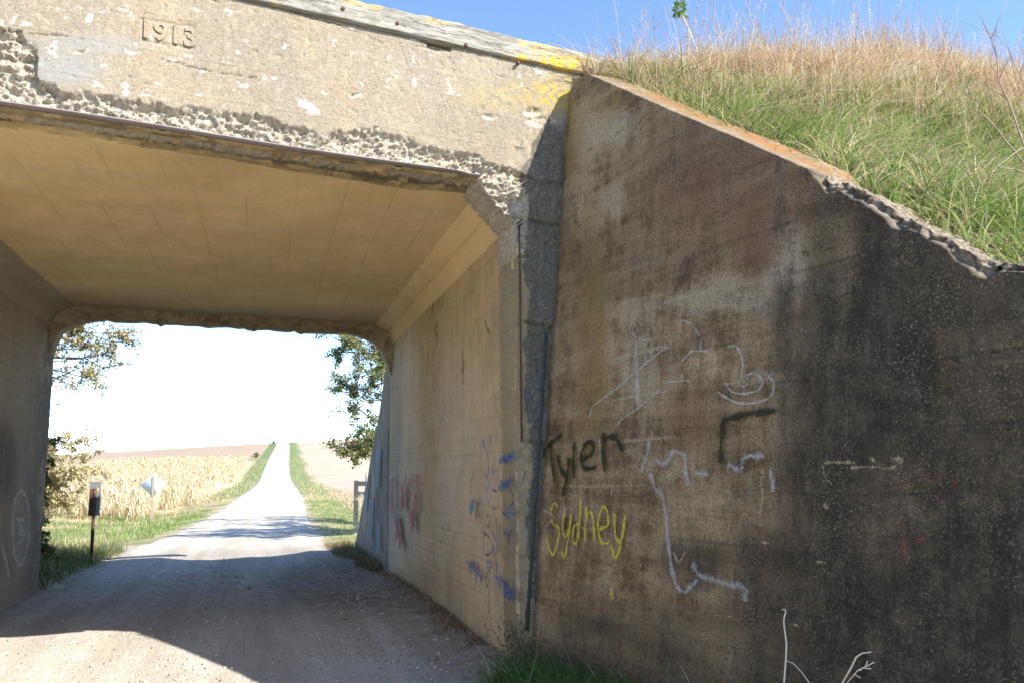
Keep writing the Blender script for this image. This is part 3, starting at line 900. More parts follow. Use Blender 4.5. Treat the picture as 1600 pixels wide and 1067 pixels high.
# ------------------------------------------------------------------ near right wing wall
WB = np.array([1.968, 6.258, 0.261]); WT = np.array([2.424, 6.332, 4.785])
WUP = (WT - WB) / np.linalg.norm(WT - WB)
WS = np.array([.224, -.975, 0.0]); WS /= np.linalg.norm(WS)      # along the wall, towards the viewer
WN = np.cross(WS, WUP); WN /= np.linalg.norm(WN)
if WN[0] > 0: WN = -WN
wing = thing('wing_wall', 'tall leaning concrete wing wall right of the opening, stained brown and black, painted with names', 'wall', tuple(WB))
COPE = [(886, 142), (900, 122), (920, 117), (985, 145), (1060, 178), (1150, 216), (1268, 268), (1290, 286), (1322, 288), (1372, 318), (1392, 338), (1440, 352), (1520, 398), (1545, 402), (1600, 418)]
def wing_wall():
    cs = [];
    for px, py in COPE:
        p = on_plane(px, py, WB, WN); r = p - WB
        b = r @ WUP - (r @ WS) * (WS @ WUP) ; # WS ~ perpendicular to WUP in z only
        A = np.array([[WS @ WS, WS @ WUP], [WS @ WUP, WUP @ WUP]]); s_, v_ = np.linalg.solve(A, [r @ WS, r @ WUP])
        cs.append((s_, v_))
    cs.append((cs[-1][0] + 2.9, cs[-1][1] - 2.05))
    S1 = cs[-1][0]
    s = np.concatenate([np.arange(-.03, 4.4, .0095), np.arange(4.4, S1, .04)])
    nb = 400
    b = np.linspace(0, 1, nb)
    Sg, Bg = np.meshgrid(s, b, indexing='ij')
    top = np.interp(s, [c[0] for c in cs], [c[1] for c in cs])
    v0 = -.65
    top2 = top[:, None] * np.ones_like(Bg)
    broken = sstep(cs[6][0] - .05, cs[7][0], Sg)
    q0 = np.stack([Sg, top2], -1)
    rag = (fbm(np.stack([Sg * 7, Sg * 0], -1), 4, 121) - .5) * .10 + (fbm(np.stack([Sg * 30, Sg * 0], -1), 2, 122) - .5) * .04
    top2 = top2 + broken * rag * .8 + (1 - broken) * rag * .08
    Vg = v0 + (top2 - v0) * Bg
    P = WB + Sg[..., None] * WS + Vg[..., None] * WUP
    PX, PY = to_px(P)
    q = np.stack([Sg, Vg], -1)
    D = .018 * (fbm(q * 1.2, 4, 123) - .5) + .007 * (fbm(q * 9, 4, 124) - .5) + .003 * (fbm(q * 40, 2, 125) - .5)
    bh = .30; fr = ((Vg + .15 * fbm(q * .5, 2, 126) * 0 + .008 * np.sin(Sg * 3)) / bh) % 1
    fr_b = fr
    k = np.floor(Vg / bh).astype(int)
    D = D + .0015 * (_h(k, k * 0, k * 0, 127) - .5) - .002 * (np.minimum(fr, 1 - fr) < .018) * (vnoise(np.stack([Sg * 2.5, Vg * 7], -1), 128) > .58)
    pit = vnoise(q * 28, 129); D = D - .008 * sstep(.9, .99, pit)
    dtop = top2 - Vg
    wedge = .002 + broken * (.015 + .085 * fbm(np.stack([Sg * 4.5, Sg * 0], -1), 3, 130))
    inb = sstep(wedge, wedge * .6, dtop)
    h1, c1 = facets(q * np.array([13, 17]), 131); h2, _ = facets(q * 38, 132)
    D = D - inb * broken * (.015 + .05 * h1 + .025 * h2) * sstep(0, .3, broken)
    # left arris: bumpy
    le = sstep(.10, .0, Sg); D = D - le * (.01 + .03 * fbm(np.stack([Vg * 5, Vg * 0], -1), 3, 133))
    sj = np.where(Sg < .2, (.035 * (fbm(np.stack([Vg * 2.2, Vg * 0], -1), 3, 134) - .45) + .012 * (fbm(np.stack([Vg * 22, Vg * 0], -1), 2, 135) - .5)) * (1 - Sg / .2), 0)
    P = P + D[..., None] * WN + sj[..., None] * WS
    # coping rows run back over the top
    tb = np.concatenate([[.012, .03], np.arange(.05, .36, .012)])
    back = -np.array([WN[0], WN[1], 0]); back /= np.linalg.norm(back)
    last = P[:, -1, :]
    rows = []
    for t in tb:
        qq = np.stack([s, np.full_like(s, t)], -1)
        brk = broken[:, -1]
        hh = .004 * (fbm(qq * 20, 3, 136) - .5) + (1 - brk) * .004
        f1, _c = facets(qq * np.array([14, 14]), 137); f2, _c = facets(qq * 36, 138)
        hh = hh + brk * (.018 * (f1 - .5) + .018 * (f2 - .5))
        flat = last + D[:, -1][:, None] * -WN * (1 if t > .1 else t / .1)
        rows.append(flat + back * t + np.array([0, 0, 1.0]) * (hh + (.10 - .24 * brk) * t)[:, None])
    P = np.concatenate([P, np.stack(rows, 1)], 1)
    nv = P.shape[1]
    F = grid_faces(len(s), nv)
    V2, F2, ring = add_back(P.reshape(-1, 3), F, back * .02 - np.array([0, 0, .35]))
    # side end facing the bridge closes backwards
    me = mesh_faces('wing_face', V2, F2, [M_WING], False)
    me.update()
    nc = len(tb)
    def pad(a, val): return np.concatenate([a, np.stack([val] * nc, 1)], 1)
    dark = sstep(1120, 1370, PX + (PY - 560) * .10 + 60 * (fbm(q * 1.6, 3, 141) - .5)) * .96
    dark = np.maximum(dark, .30 * blob(PX, PY, 1150, 250, 210, 110, .7))
    dark = np.maximum(dark, .52 * sstep(900, 985, PY) * sstep(830, 900, PX))
    dark = np.maximum(dark, .75 * sstep(760, 860, PY) * sstep(1080, 1190, PX))
    dark = np.maximum(dark, .6 * blob(PX, PY, 1225, 470, 22, 190, .8))
    dark = np.maximum(dark, .62 * blob(PX, PY, 1090, 880, 60, 45, .7))
    dark = np.maximum(dark, .35 * blob(PX, PY, 960, 410, 130, 60, .8))
    dark = dark * (1 - .55 * blob(PX, PY, 1230, 390, 45, 40, .8)) * (1 - .5 * blob(PX, PY, 1320, 420, 22, 90, .9))
    dark = dark + .25 * blob(PX, PY, 1285, 620, 60, 190, .8) + .2 * blob(PX, PY, 1180, 500, 18, 120, .8)
    dark = dark - .22 * blob(PX, PY, 1400, 800, 60, 120, .8) - .2 * blob(PX, PY, 1540, 500, 60, 300, .8)
    pale = .9 * blob(PX, PY, 965, 200, 34, 30, .7) + .8 * blob(PX, PY, 912, 210, 18, 40, .8) + .8 * blob(PX, PY, 965, 315, 20, 30, .6) + .75 * blob(PX, PY, 1000, 575, 34, 80, .7) \
        + .75 * blob(PX, PY, 1235, 400, 34, 60, .7) + .6 * blob(PX, PY, 1150, 450, 110, 26, .9) + .5 * blob(PX, PY, 1080, 480, 160, 18, .9) + .6 * blob(PX, PY, 1010, 700, 30, 40, .8) \
        + .45 * blob(PX, PY, 920, 300, 30, 170, .9) + .35 * blob(PX, PY, 1210, 730, 60, 26, .8) + .7 * blob(PX, PY, 1200, 590, 60, 16, .9) + .35 * blob(PX, PY, 900, 800, 80, 100, .9)
    och = .8 * blob(PX, PY, 925, 520, 26, 220, .8) + .8 * blob(PX, PY, 893, 215, 20, 60, .8) + .6 * blob(PX, PY, 950, 165, 40, 30, .8) + .65 * blob(PX, PY, 1475, 640, 40, 260, .9) + .9 * blob(PX, PY, 1590, 820, 40, 260, .8) + .6 * blob(PX, PY, 880, 420, 14, 200, .9)
    red = .7 * blob(PX, PY, 1080, 650, 60, 60, .8) + .6 * blob(PX, PY, 965, 590, 8, 26, .8) + .75 * blob(PX, PY, 1120, 300, 170, 120, .8) + .35 * blob(PX, PY, 1180, 400, 30, 50, .95) + .5 * blob(PX, PY, 1037, 575, 10, 16, .8) + .3 * blob(PX, PY, 1420, 820, 30, 50, .8)
    z1 = np.zeros(len(s))
    wl = (np.minimum(fr_b, 1 - fr_b) < .03) * (vnoise(np.stack([Sg * 2.5, Vg * 7], -1), 128) > .55)
    dark = dark + .16 * wl * (vnoise(np.stack([Sg * 1.2, Vg * 3], -1), 143) > .4); pale = pale + .4 * ((fr_b > .03) & (fr_b < .10)) * (fbm(np.stack([Sg * 1.3, Vg * 2.5], -1), 3, 144) > .56)
    brk = broken[:, -1]
    A = np.stack([pad(dark, z1 + .3), pad(pale, z1 + .3), pad(och, z1 + .35)], -1)
    fr1 = inb * broken
    lastx, lasty = to_px(last)
    lich = np.stack([sstep(.06, .13, np.full_like(s, t)) * blob(lastx, lasty, 1130, 210, 180, 190, .3) + .3 * (t > .1) for t in tb], 1) * (1 - brk)[:, None]
    B = np.stack([pad(red, z1), pad(fr1, np.maximum(brk, .35)), np.concatenate([np.zeros_like(fr1), lich], 1)], -1)
    A = np.clip(A, 0, 1).reshape(-1, 3); B = np.clip(B, 0, 1).reshape(-1, 3)
    attr(me, 'mask', np.concatenate([A, A[ring]])); attr(me, 'mask2', np.concatenate([B, B[ring]]))
    link(me, 'wall_face', wing)
wing_wall()

# sprayed writing: thin ribbons of paint lying on the wall
_lift = [0.012]
def smooth_pts(pts, sub=6):
    pts = np.array(pts, float)
    if len(pts) < 3: return np.stack([np.linspace(pts[0][i], pts[-1][i], 7) for i in (0, 1)], -1)
    P = np.concatenate([[2 * pts[0] - pts[1]], pts, [2 * pts[-1] - pts[-2]]])
    out = []
    for i in range(1, len(P) - 2):
        for t in np.linspace(0, 1, sub, endpoint=False):
            out.append(.5 * ((2 * P[i]) + (-P[i - 1] + P[i + 1]) * t + (2 * P[i - 1] - 5 * P[i] + 4 * P[i + 1] - P[i + 2]) * t * t + (-P[i - 1] + 3 * P[i] - 3 * P[i + 1] + P[i + 2]) * t ** 3))
    out.append(pts[-1]); return np.array(out)
def paint(name, strokes, width, mat, P0, n, parent, origin=(0, 0), scale=1.0, shift=(0, 0), label=None):
    V, F, UV = [], [], []
    for st in strokes:
        wd = width
        if isinstance(st, dict): wd = st['w']; st = st['p']
        sp = smooth_pts([((a + shift[0]) / scale + origin[0], (b + shift[1]) / scale + origin[1]) for a, b in st])
        _lift[0] += .0004
        Q = np.array([on_plane(a, b, P0 + n * _lift[0], n) for a, b in sp])
        T = np.gradient(Q, axis=0); T /= (np.linalg.norm(T, axis=1)[:, None] + 1e-9)
        N = np.cross(T, n)
        k0 = len(V)
        for i in range(len(Q)):
            wv = wd * (1.0 + .35 * math.sin(i * .9 + k0) + .25 * random.random()) * .55
            V += [Q[i] - N[i] * wv, Q[i] + N[i] * wv]; UV += [(i * .1, 0), (i * .1, 1)]
        for i in range(len(Q) - 1): F.append([k0 + 2 * i, k0 + 2 * i + 2, k0 + 2 * i + 3, k0 + 2 * i + 1])
    me = mesh_faces(name, np.array(V), np.array(F), [mat])
    uvl = me.uv_layers.new(name='UVMap')
    li = np.array(F).ravel()
    uvl.data.foreach_set('uv', np.array(UV)[li].astype(np.float32).ravel())
    o = link(me, name, parent)
    if len(strokes) > 2: o['kind'] = 'stuff'
    if label: o['label'] = label
    return o
Z3 = dict(P0=WB, n=WN, parent=wing, origin=(830, 640), scale=3.335)
Z4 = dict(P0=WB, n=WN, parent=wing, origin=(900, 480), scale=4.571)
Z5 = dict(P0=WB, n=WN, parent=wing, origin=(1200, 640), scale=3.335)
tyler = [[(62, 250), (85, 190), (125, 155), (160, 128)], [(98, 165), (103, 240), (122, 378)],
         [(135, 235), (150, 300), (178, 350)], [(196, 250), (187, 340), (172, 400), (160, 450)],
         [(224, 165), (220, 250), (222, 355)],
         [(264, 258), (305, 235), (326, 195), (302, 165), (272, 195), (258, 255), (280, 305), (335, 300)],
         [(376, 118), (372, 200), (382, 322)], [(378, 165), (410, 138), (448, 160), (476, 222)]]
sydney = [[(138, 500), (118, 486), (100, 545), (112, 590), (142, 615), (138, 690), (112, 752), (84, 690), (80, 660)],
          [(170, 540), (163, 620), (180, 662), (202, 600), (208, 545)], [(208, 545), (192, 680), (172, 765), (160, 735)],
          [(258, 462), (252, 590), (236, 705)], [(252, 590), (222, 610), (218, 680), (238, 705)],
          [(290, 508), (282, 600), (280, 682)], [(284, 570), (308, 530), (325, 590), (328, 684)],
          [(352, 622), (398, 600), (396, 525), (368, 512), (346, 600), (368, 690), (405, 690)],
          [(434, 540), (438, 650), (466, 680), (486, 580), (490, 545)], [(488, 560), (468, 690), (440, 775), (416, 705)]]
SP_BLK = m_spray('black_spray', (.026, .028, .014), .92, .12)
SP_OLV = m_spray('lime_spray', (.36, .34, .04), .75, .6)
SP_YEL = m_spray('yellow_spray', (.62, .52, .05), .9, .42)
SP_WHT = m_spray('white_spray', (.55, .54, .5), .7, .5)
SP_WFAINT = m_spray('faint_white_spray', (.5, .5, .48), .6, .5)
SP_LAV = m_spray('pale_violet_spray', (.46, .45, .47), .7, .45)
SP_CRM = m_spray('cream_flake', (.55, .44, .27), .85, .75, 40)
SP_RED = m_spray('red_spray', (.4, .06, .05), .65, .85)
SP_GRN = m_spray('faded_green_spray', (.16, .24, .17), .5, .7)
paint('name_shadow', tyler, .034, SP_OLV, shift=(9, 6), **Z3)
for L_ in (tyler[:2], tyler[2:4], tyler[4:5], tyler[5:6], tyler[6:]): paint('letter', L_, .046, SP_BLK, label='black painted letter of the name Tyler', **Z3)
for L_ in (sydney[:1], sydney[1:3], sydney[3:5], sydney[5:7], sydney[7:8], sydney[8:]): paint('letter', L_, .042, SP_YEL, label='yellow painted letter of the name Sydney', **Z3)
paint('paint_splash', [[(420, 925), (418, 950), (424, 985)]], .05, SP_YEL, **Z3)
paint('corner_mark', [[(986, 275), (990, 160), (996, 60)], [(992, 62), (1050, 40), (1150, 18), (1270, 8)]], .045, SP_BLK, **Z3)
paint('violet_line', [[(622, 330), (645, 405), (688, 460), (703, 590), (716, 720), (738, 850), (765, 925), (805, 945), (868, 885)],
                      [(650, 265), (700, 275), (735, 225), (795, 232), (806, 320), (820, 392)], [(1025, 285), (1085, 310), (1100, 290)], [(1245, 310), (1256, 370), (1262, 425)], [(855, 325), (925, 342)],
                      [(1090, 262), (1150, 238), (1215, 245)]], .058, SP_LAV, **Z3)
paint('white_scrawl', [dict(w=.07, p=[(618, 165), (600, 240), (572, 330)]), dict(w=.07, p=[(840, 800), (880, 860), (1000, 900), (1110, 930), (1108, 995)]),
                       [(355, 150), (360, 250)], [(418, 410), (420, 445)], [(170, 470), (178, 560)], [(740, 740), (770, 790), (800, 740)], [(60, 515), (120, 560), (75, 600)]], .03, SP_WFAINT, **Z3)
paint('cream_flake', [dict(w=.075, p=[(1210, 300), (1198, 380), (1206, 450), (1188, 550), (1205, 600)]), [(1200, 690), (1240, 690)]], .03, SP_CRM, **Z3)
paint('green_smear', [dict(w=.09, p=[(1150, 330), (1145, 460), (1150, 600)]), dict(w=.14, p=[(730, 340), (740, 390)]), dict(w=.1, p=[(1040, 420), (1046, 540)]), dict(w=.1, p=[(820, 580), (815, 720)])], .09, SP_GRN, **Z3)
paint('white_line', [[(95, 782), (130, 700), (280, 585), (400, 482), (520, 382), (600, 320), (668, 285)], [(280, 852), (340, 790), (480, 690), (602, 580)],
                     [(1080, 285), (1140, 280), (1180, 340), (1192, 420), (1180, 505)], [(1165, 548), (1200, 566), (1232, 538)],
                     [(1215, 482), (1285, 470), (1332, 530), (1300, 590), (1200, 615), (1110, 598), (1068, 535)], [(1012, 600), (1080, 650), (1180, 686), (1280, 680)],
                     [(750, 388), (790, 350), (830, 312), (948, 312)], [(738, 112), (770, 97), (830, 128)]], .024, SP_WHT, **Z4)
paint('white_drips', [[(400, 180), (450, 225), (550, 235)], [(455, 230), (458, 350)], [(498, 240), (500, 390)], [(540, 240), (532, 350)], [(845, 145), (888, 220), (890, 305)],
                      [(1280, 680), (1385, 640), (1412, 545), (1375, 488)], [(755, 470), (755, 560)], [(650, 535), (810, 520)], [(875, 320), (870, 420)], dict(w=.09, p=[(430, 240), (440, 700)])], .024, SP_WFAINT, **Z4)
paint('cream_flake', [[(272, 276), (360, 272), (455, 276)], [(430, 302), (530, 296), (620, 305), (708, 268)], [(528, 248), (592, 306)], [(285, 290), (298, 345), (336, 390)], dict(w=.06, p=[(640, 250), (700, 262)]), dict(w=.06, p=[(296, 485), (306, 520)]), [(250, 790), (300, 794)]], .035, SP_CRM, **Z5)
paint('red_mark', [[(815, 350), (850, 372), (900, 340), (962, 342), (966, 390), (930, 430), (890, 492)], [(664, 628), (672, 636)], [(684, 692), (760, 682), (835, 676)], [(705, 700), (715, 800)]], .06, SP_RED, **Z5)
paint('cream_flake', [[(20, 238), (120, 245), (220, 258), (325, 272)], [(325, 272), (330, 305)], dict(w=.03, p=[(560, 300), (600, 310)]), [(640, 290), (630, 355)]], .016, SP_CRM, P0=WB, n=WN, parent=wing, origin=(1100, 900), scale=4.0)

# graffiti inside the tunnel on the right abutment
NX = np.array([-1.0, 0, 0]); PR = np.array([XR, 0, 0])
SP_BLU = m_spray('blue_spray', (.07, .13, .33), .8, .4)
SP_NAVY = m_spray('navy_spray', (.035, .06, .12), .8, .3)
SP_CRIM = m_spray('crimson_spray', (.36, .05, .06), .75, .1, 25)
SP_PNK = m_spray('pink_spray', (.6, .2, .2), .7, .5)
SP_TEAL = m_spray('teal_spray', (.07, .24, .34), .8, .0, 20)
SP_ORG = m_spray('orange_spray', (.5, .14, .04), .5, .7)
G = dict(P0=PR, n=NX, parent=bridge, origin=(640, 640), scale=3.335)
paint('blue_scrawl', [[(470, 290), (480, 245), (500, 270), (515, 230), (530, 260), (545, 205)], [(465, 270), (545, 240)], [(470, 420), (475, 375), (490, 400), (515, 365), (530, 385)], [(462, 400), (530, 372)],
                      [(300, 790), (330, 830), (318, 790), (350, 850), (340, 930)], [(310, 800), (380, 880)], [(450, 870), (470, 930)], [(440, 860), (490, 900)], [(495, 900), (485, 960), (510, 950), (500, 900)], [(520, 930), (515, 990), (545, 930), (540, 1000)],
                      [(405, 830), (400, 790), (425, 795), (430, 830)], [(455, 800), (450, 850)], [(395, 1000), (398, 1015)], [(500, 500), (545, 545)], [(385, 170), (395, 200), (410, 260), (412, 330)], [(430, 290), (432, 340)]], .06, SP_BLU, **G)
paint('navy_scrawl', [[(405, 545), (400, 600), (415, 610), (415, 560), (405, 545)], [(390, 590), (388, 740), (425, 745), (430, 690), (390, 640)], [(430, 610), (440, 700), (430, 745)], [(455, 560), (458, 760)], [(470, 600), (472, 740)],
                      [(410, 790), (420, 850), (405, 920), (400, 870), (430, 800)], [(415, 930), (413, 1060)], [(430, 415), (455, 425)], [(430, 510), (450, 515)], [(480, 530), (525, 580), (520, 690)], [(490, 640), (515, 650), (515, 680)], [(355, 480), (345, 560), (365, 540)],
                      [(170, 600), (180, 650), (160, 700)], [(210, 560), (205, 640)], [(520, 400), (545, 470), (520, 500)]], .036, SP_NAVY, **G)
paint('crimson_smear', [dict(w=.12, p=[(20, 330), (18, 440)]), dict(w=.1, p=[(40, 340), (38, 460), (42, 560)]), dict(w=.2, p=[(-40, 400), (-38, 520)]), dict(w=.16, p=[(20, 520), (20, 610)]), dict(w=.25, p=[(-60, 610), (-45, 720)]), dict(w=.1, p=[(0, 420), (-5, 560)]), dict(w=.22, p=[(-90, 350), (-85, 520)])], .16, SP_CRIM, **G)
paint('pink_drip', [dict(w=.1, p=[(132, 695), (132, 745)]), dict(w=.035, p=[(130, 740), (126, 850), (126, 970)])], .05, SP_PNK, **G)
paint('orange_line', [[(450, 300), (445, 180), (495, 155), (490, 210)], [(445, 480), (450, 560)], [(480, 440), (478, 520)]], .05, SP_ORG, **G)
paint('teal_smear', [dict(w=.09, p=[(380, 150), (385, 195)]), dict(w=.06, p=[(420, 130), (425, 175)]), dict(w=.2, p=[(-80, 560), (-60, 600)]), dict(w=.12, p=[(340, 470), (310, 530)])], .2, SP_TEAL, **G)

SP_PALE = m_spray('pale_ring_mark', (.5, .47, .42), .6, .2, 20)
PLW = dict(P0=np.array([XL, 0, 0]), n=np.array([1.0, 0, 0]), parent=bridge)
paint('ring_mark', [[(20, 800), (28, 770), (40, 775), (46, 810), (44, 850), (34, 880), (24, 870), (20, 830), (21, 795)], [(2, 850), (10, 880), (14, 900)], [(26, 810), (38, 815), (28, 830), (40, 838), (28, 850)]], .09, SP_PALE, **PLW)
paint('red_drip', [dict(w=.14, p=[(-20, 330), (-22, 450)]), dict(w=.1, p=[(0, 360), (2, 520)]), dict(w=.45, p=[(-70, 560), (-62, 660)]), dict(w=.35, p=[(-40, 380), (-36, 520)]), dict(w=.35, p=[(10, 520), (14, 640)]), dict(w=.16, p=[(-120, 420), (-118, 560)]), dict(w=.2, p=[(30, 440), (28, 520)])], .1, SP_CRIM, **G)
paint('blue_smear', [[(330, 330), (318, 400), (330, 470), (322, 530)], [(468, 250), (490, 262), (505, 225), (520, 268), (545, 222)], [(470, 390), (478, 420), (492, 385), (505, 415), (530, 372)], [(458, 880), (470, 915), (488, 900), (500, 960), (516, 915), (522, 985), (545, 950)],
      [(305, 790), (318, 850), (330, 800), (345, 880), (360, 820), (368, 900)], [(500, 520), (520, 545), (550, 540)], [(395, 330), (412, 380), (402, 440), (418, 500)], [(440, 640), (452, 700), (446, 760)], [(505, 600), (512, 700), (505, 790)], [(350, 640), (356, 720)]], .05, SP_BLU, **G)
paint('navy_drip', [[(462, 300), (464, 520)], [(500, 260), (503, 400)], [(524, 240), (526, 360)], [(482, 620), (484, 800)], [(540, 560), (538, 700)], [(372, 860), (374, 960)]], .022, SP_NAVY, **G)
paint('yellow_drip', [[(90, 420), (92, 560)], [(110, 400), (112, 520)], [(60, 430), (64, 590)], [(490, 640), (494, 780)]], .06, SP_OLV, **G)
# ------------------------------------------------------------------ far right wing and the other wings (solid, sloping tops)
def simple_wing(p0, dirv, prof_, thick, mat, label, batter=0.0, side=1):
    """p0 base corner, prof_ = [(distance, height)...]; face mesh grid + back"""
    dirv = np.array(dirv, float); dirv /= np.linalg.norm(dirv)
    L_ = prof_[-1][0]
    s = np.arange(0, L_ + .01, .06); b = np.linspace(0, 1, 60)
    S, Bq = np.meshgrid(s, b, indexing='ij')
    top = np.interp(S, [p[0] for p in prof_], [p[1] for p in prof_]) + .03 * (fbm(np.stack([S * 5, S * 0], -1), 3, 151) - .5)
    Zv = -.4 + (top + .4) * Bq
    nr = np.array([-dirv[1], dirv[0], 0]) * side
    D = .03 * (fbm(np.stack([S * 2, Zv * 2], -1), 4, 152) - .5) - batter * Zv
    P = np.array(p0) + S[..., None] * dirv + D[..., None] * nr; P[..., 2] = Zv
    F = grid_faces(len(s), len(b))
    V2, F2, ring = add_back(P.reshape(-1, 3), F, -nr * thick)
    me = mesh_faces('wing', V2, F2, [mat])
    bm = bmesh.new(); bm.from_mesh(me); bmesh.ops.recalc_face_normals(bm, faces=bm.faces[:]); bm.to_mesh(me); bm.free()
    n = len(V2); A = np.zeros((n, 3)); A[:, 0] = .3 * (fbm(V2 * 1.5, 3, 153) > .45) + .5; A[:, 1] = .5
    attr(me, 'mask', A); attr(me, 'mask2', A * 0)
    root = thing('wing_wall', label, 'wall', tuple(p0))
    link(me, 'wall_face', root)
    return root
fw = simple_wing((XR - .005, yB(XR) + .04, 0), (0, 1, 0), [(0, 3.42), (.5, 3.2), (1.1, 2.65), (2.1, 2.0), (2.9, 1.4), (3.8, .77), (4.9, .05)], .4, M_LWALL, 'low far wing wall past the opening, right of the road, smeared with teal paint', 0.0, 1)
paint('teal_smear', [dict(w=.35, p=[(590, 700), (588, 760)]), dict(w=.3, p=[(578, 780), (576, 840)]), dict(w=.25, p=[(572, 740), (568, 800)]), dict(w=.2, p=[(588, 800), (590, 860)])], .2, SP_TEAL, PR, NX, fw)
paint('white_smear', [dict(w=.3, p=[(583, 740), (580, 850)])], .2, SP_WFAINT, PR, NX, fw)
simple_wing((-3.26, yF(-3.26) + .1, 0), (-.5, -1, 0), [(0, 4.8), (5.6, .3)], .4, M_WING, 'concrete wing wall left of the near opening, sloping down towards the road', .06, -1)
simple_wing((-2.9, yB(-2.9) + .02, 0), (-.8, 1, 0), [(0, 3.6), (4.2, .3)], .4, M_LWALL, 'concrete wing wall left of the far opening, hidden by vines and shrubs', .05, -1)

# ------------------------------------------------------------------ grass builder
def blades(P, h, wd, lean, cols, curve=.5, seed=0, up=None, name='blades', seg=3, mat=None, leandir=None):
    r = np.random.default_rng(seed)
    n = len(P)
    droop = r.uniform(0, .75, n) ** 1.3
    h = np.broadcast_to(h, (n,)); wd = np.broadcast_to(wd, (n,)); lean = np.broadcast_to(lean, (n,))
    th = r.uniform(0, 2 * np.pi, n) if leandir is None else leandir + r.normal(0, .7, n)
    ld = np.stack([np.cos(th), np.sin(th), np.zeros(n)], -1)
    ph = r.uniform(0, 2 * np.pi, n)
    wv = np.stack([np.cos(ph), np.sin(ph), np.zeros(n)], -1)
    V = np.zeros((n, 2 * seg + 1, 3))
    for k in range(seg + 1):
        t = k / seg
        hor = lean * (t ** (1 + curve * 2)) * h
        c = P + ld * hor[:, None]
        c = c.copy(); c[:, 2] += h * (t - droop * t ** 3) * np.sqrt(np.clip(1 - (lean * t * .6) ** 2, .1, 1))
        w_ = wd * (1 - t) ** .6 * .5
        if k < seg:
            V[:, 2 * k] = c - wv * w_[:, None]; V[:, 2 * k + 1] = c + wv * w_[:, None]
        else: V[:, 2 * seg] = c
    nv = 2 * seg + 1
    base = (np.arange(n) * nv)[:, None]
    quads = np.concatenate([base + np.array([2 * k, 2 * k + 1, 2 * k + 3, 2 * k + 2]) for k in range(seg - 1)], 1).reshape(n, -1)
    tri = base + np.array([2 * seg - 2, 2 * seg - 1, 2 * seg])
    loops = np.concatenate([quads, tri], 1).ravel()
    tot1 = np.array([4] * (seg - 1) + [3]); tot = np.tile(tot1, n)
    st = np.concatenate([[0], np.cumsum(tot)[:-1]])
    me = raw_mesh(name, V.reshape(-1, 3), loops, st, tot, [mat or M_BLADE], False)
    cc = np.repeat(cols, nv, 0)
    attr(me, 'tint', cc)
    return me
def palette(cs, n, r, jit=.18):
    cs = np.array(cs); k = r.integers(0, len(cs), n)
    c = cs[k] * (1 + r.normal(0, jit, (n, 1)))
    return np.clip(c, .01, .9)
GREENS = [(.09, .16, .03), (.14, .24, .045), (.2, .3, .07), (.3, .38, .12), (.36, .35, .17)]
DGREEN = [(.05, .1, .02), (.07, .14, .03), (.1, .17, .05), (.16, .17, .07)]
DRY = [(.5, .36, .2), (.58, .44, .27), (.66, .54, .36), (.4, .27, .14), (.72, .62, .46), (.48, .31, .19)]
BROWN = [(.25, .16, .09), (.33, .22, .12), (.18, .12, .07), (.42, .31, .19)]
r = np.random.default_rng(11)
# near right embankment
def emb_pts(n, x0, x1, o0, o1, dens=None):
    x = r.uniform(0, 1, n) ** 1.5 * (x1 - x0) + x0
    off = r.uniform(o0, o1, n); y = yF(x) + off
    k = x > wing_back_x(y) + .02
    x, y, off = x[k], y[k], off[k]
    return np.stack([x, y, emb_z(x, y) - .02], -1), off
P, off = emb_pts(105000, 2.6, 16, -6.5, .3)
n1 = fbm(P[:, :2] * .55, 3, 161)
pb = sstep(.15, -.75, off + (n1 - .5) * 4.0 - .02 * np.clip(P[:, 0] - 3.0, 0, 4) * .35)
g = r.uniform(0, 1, len(P)) < np.clip(pb * .9 + .04, 0, 1)
PG = P[g]; clump = fbm(PG[:, :2] * 3.5, 2, 162)
def tufts(T, k, rad, h, wd, pal, seed, name, label, kind_name):
    rr = np.random.default_rng(seed); n = len(T)
    a = rr.uniform(0, 2 * np.pi, (n, k)); rr_ = rad * rr.uniform(0, 1, (n, k)) ** .7
    P_ = T[:, None, :] + np.stack([np.cos(a) * rr_, np.sin(a) * rr_, np.zeros((n, k))], -1)
    sz = rr.uniform(.55, 1.35, (n, 1)); base = np.array(pal)[rr.integers(0, len(pal), n)][:, None, :] * (1 + rr.normal(0, .2, (n, k, 1)))
    me = blades(P_.reshape(-1, 3), (rr.uniform(*h, (n, k)) * sz).ravel(), rr.uniform(*wd, n * k), rr.uniform(.35, 1.5, n * k), np.clip(base.reshape(-1, 3), .01, .9), .6, seed, name=name, seg=4, leandir=a.ravel())
    link(me, kind_name, kind='stuff', label=label, category='grass')
Pt, offt = emb_pts(5200, 2.7, 13, -6, .1)
nt_ = fbm(Pt[:, :2] * .7, 3, 165)
gt = offt + (nt_ - .5) * 4.0 < -.75
tufts(Pt[gt], 30, .05, (.18, .42), (.008, .016), GREENS + [(.5, .44, .26), (.6, .5, .32), (.3, .24, .12)], 71, 'tuft', 'lush arching tufts of green grass spilling over the bank', 'grass_tufts')
tufts(Pt[~gt][:2200], 26, .05, (.2, .5), (.006, .013), DRY, 72, 'tuft', 'bleached arching tufts of dead grass near the top of the bank', 'dry_tufts')
keep_ = r.uniform(0, 1, len(PG)) < .5
PG = PG[keep_]; clump = clump[keep_]
link(blades(PG, r.uniform(.14, .38, len(PG)) * (.3 + 1.4 * clump), r.uniform(.008, .017, len(PG)), r.uniform(.3, 1.3, len(PG)), palette(GREENS + [(.42, .36, .22), (.2, .14, .07), (.5, .42, .26), (.62, .52, .34)], len(PG), r, .28), .6, 1, name='green_grass', seg=4), 'grass', kind='stuff', label='long green grass on the bank above the wing wall', category='grass')
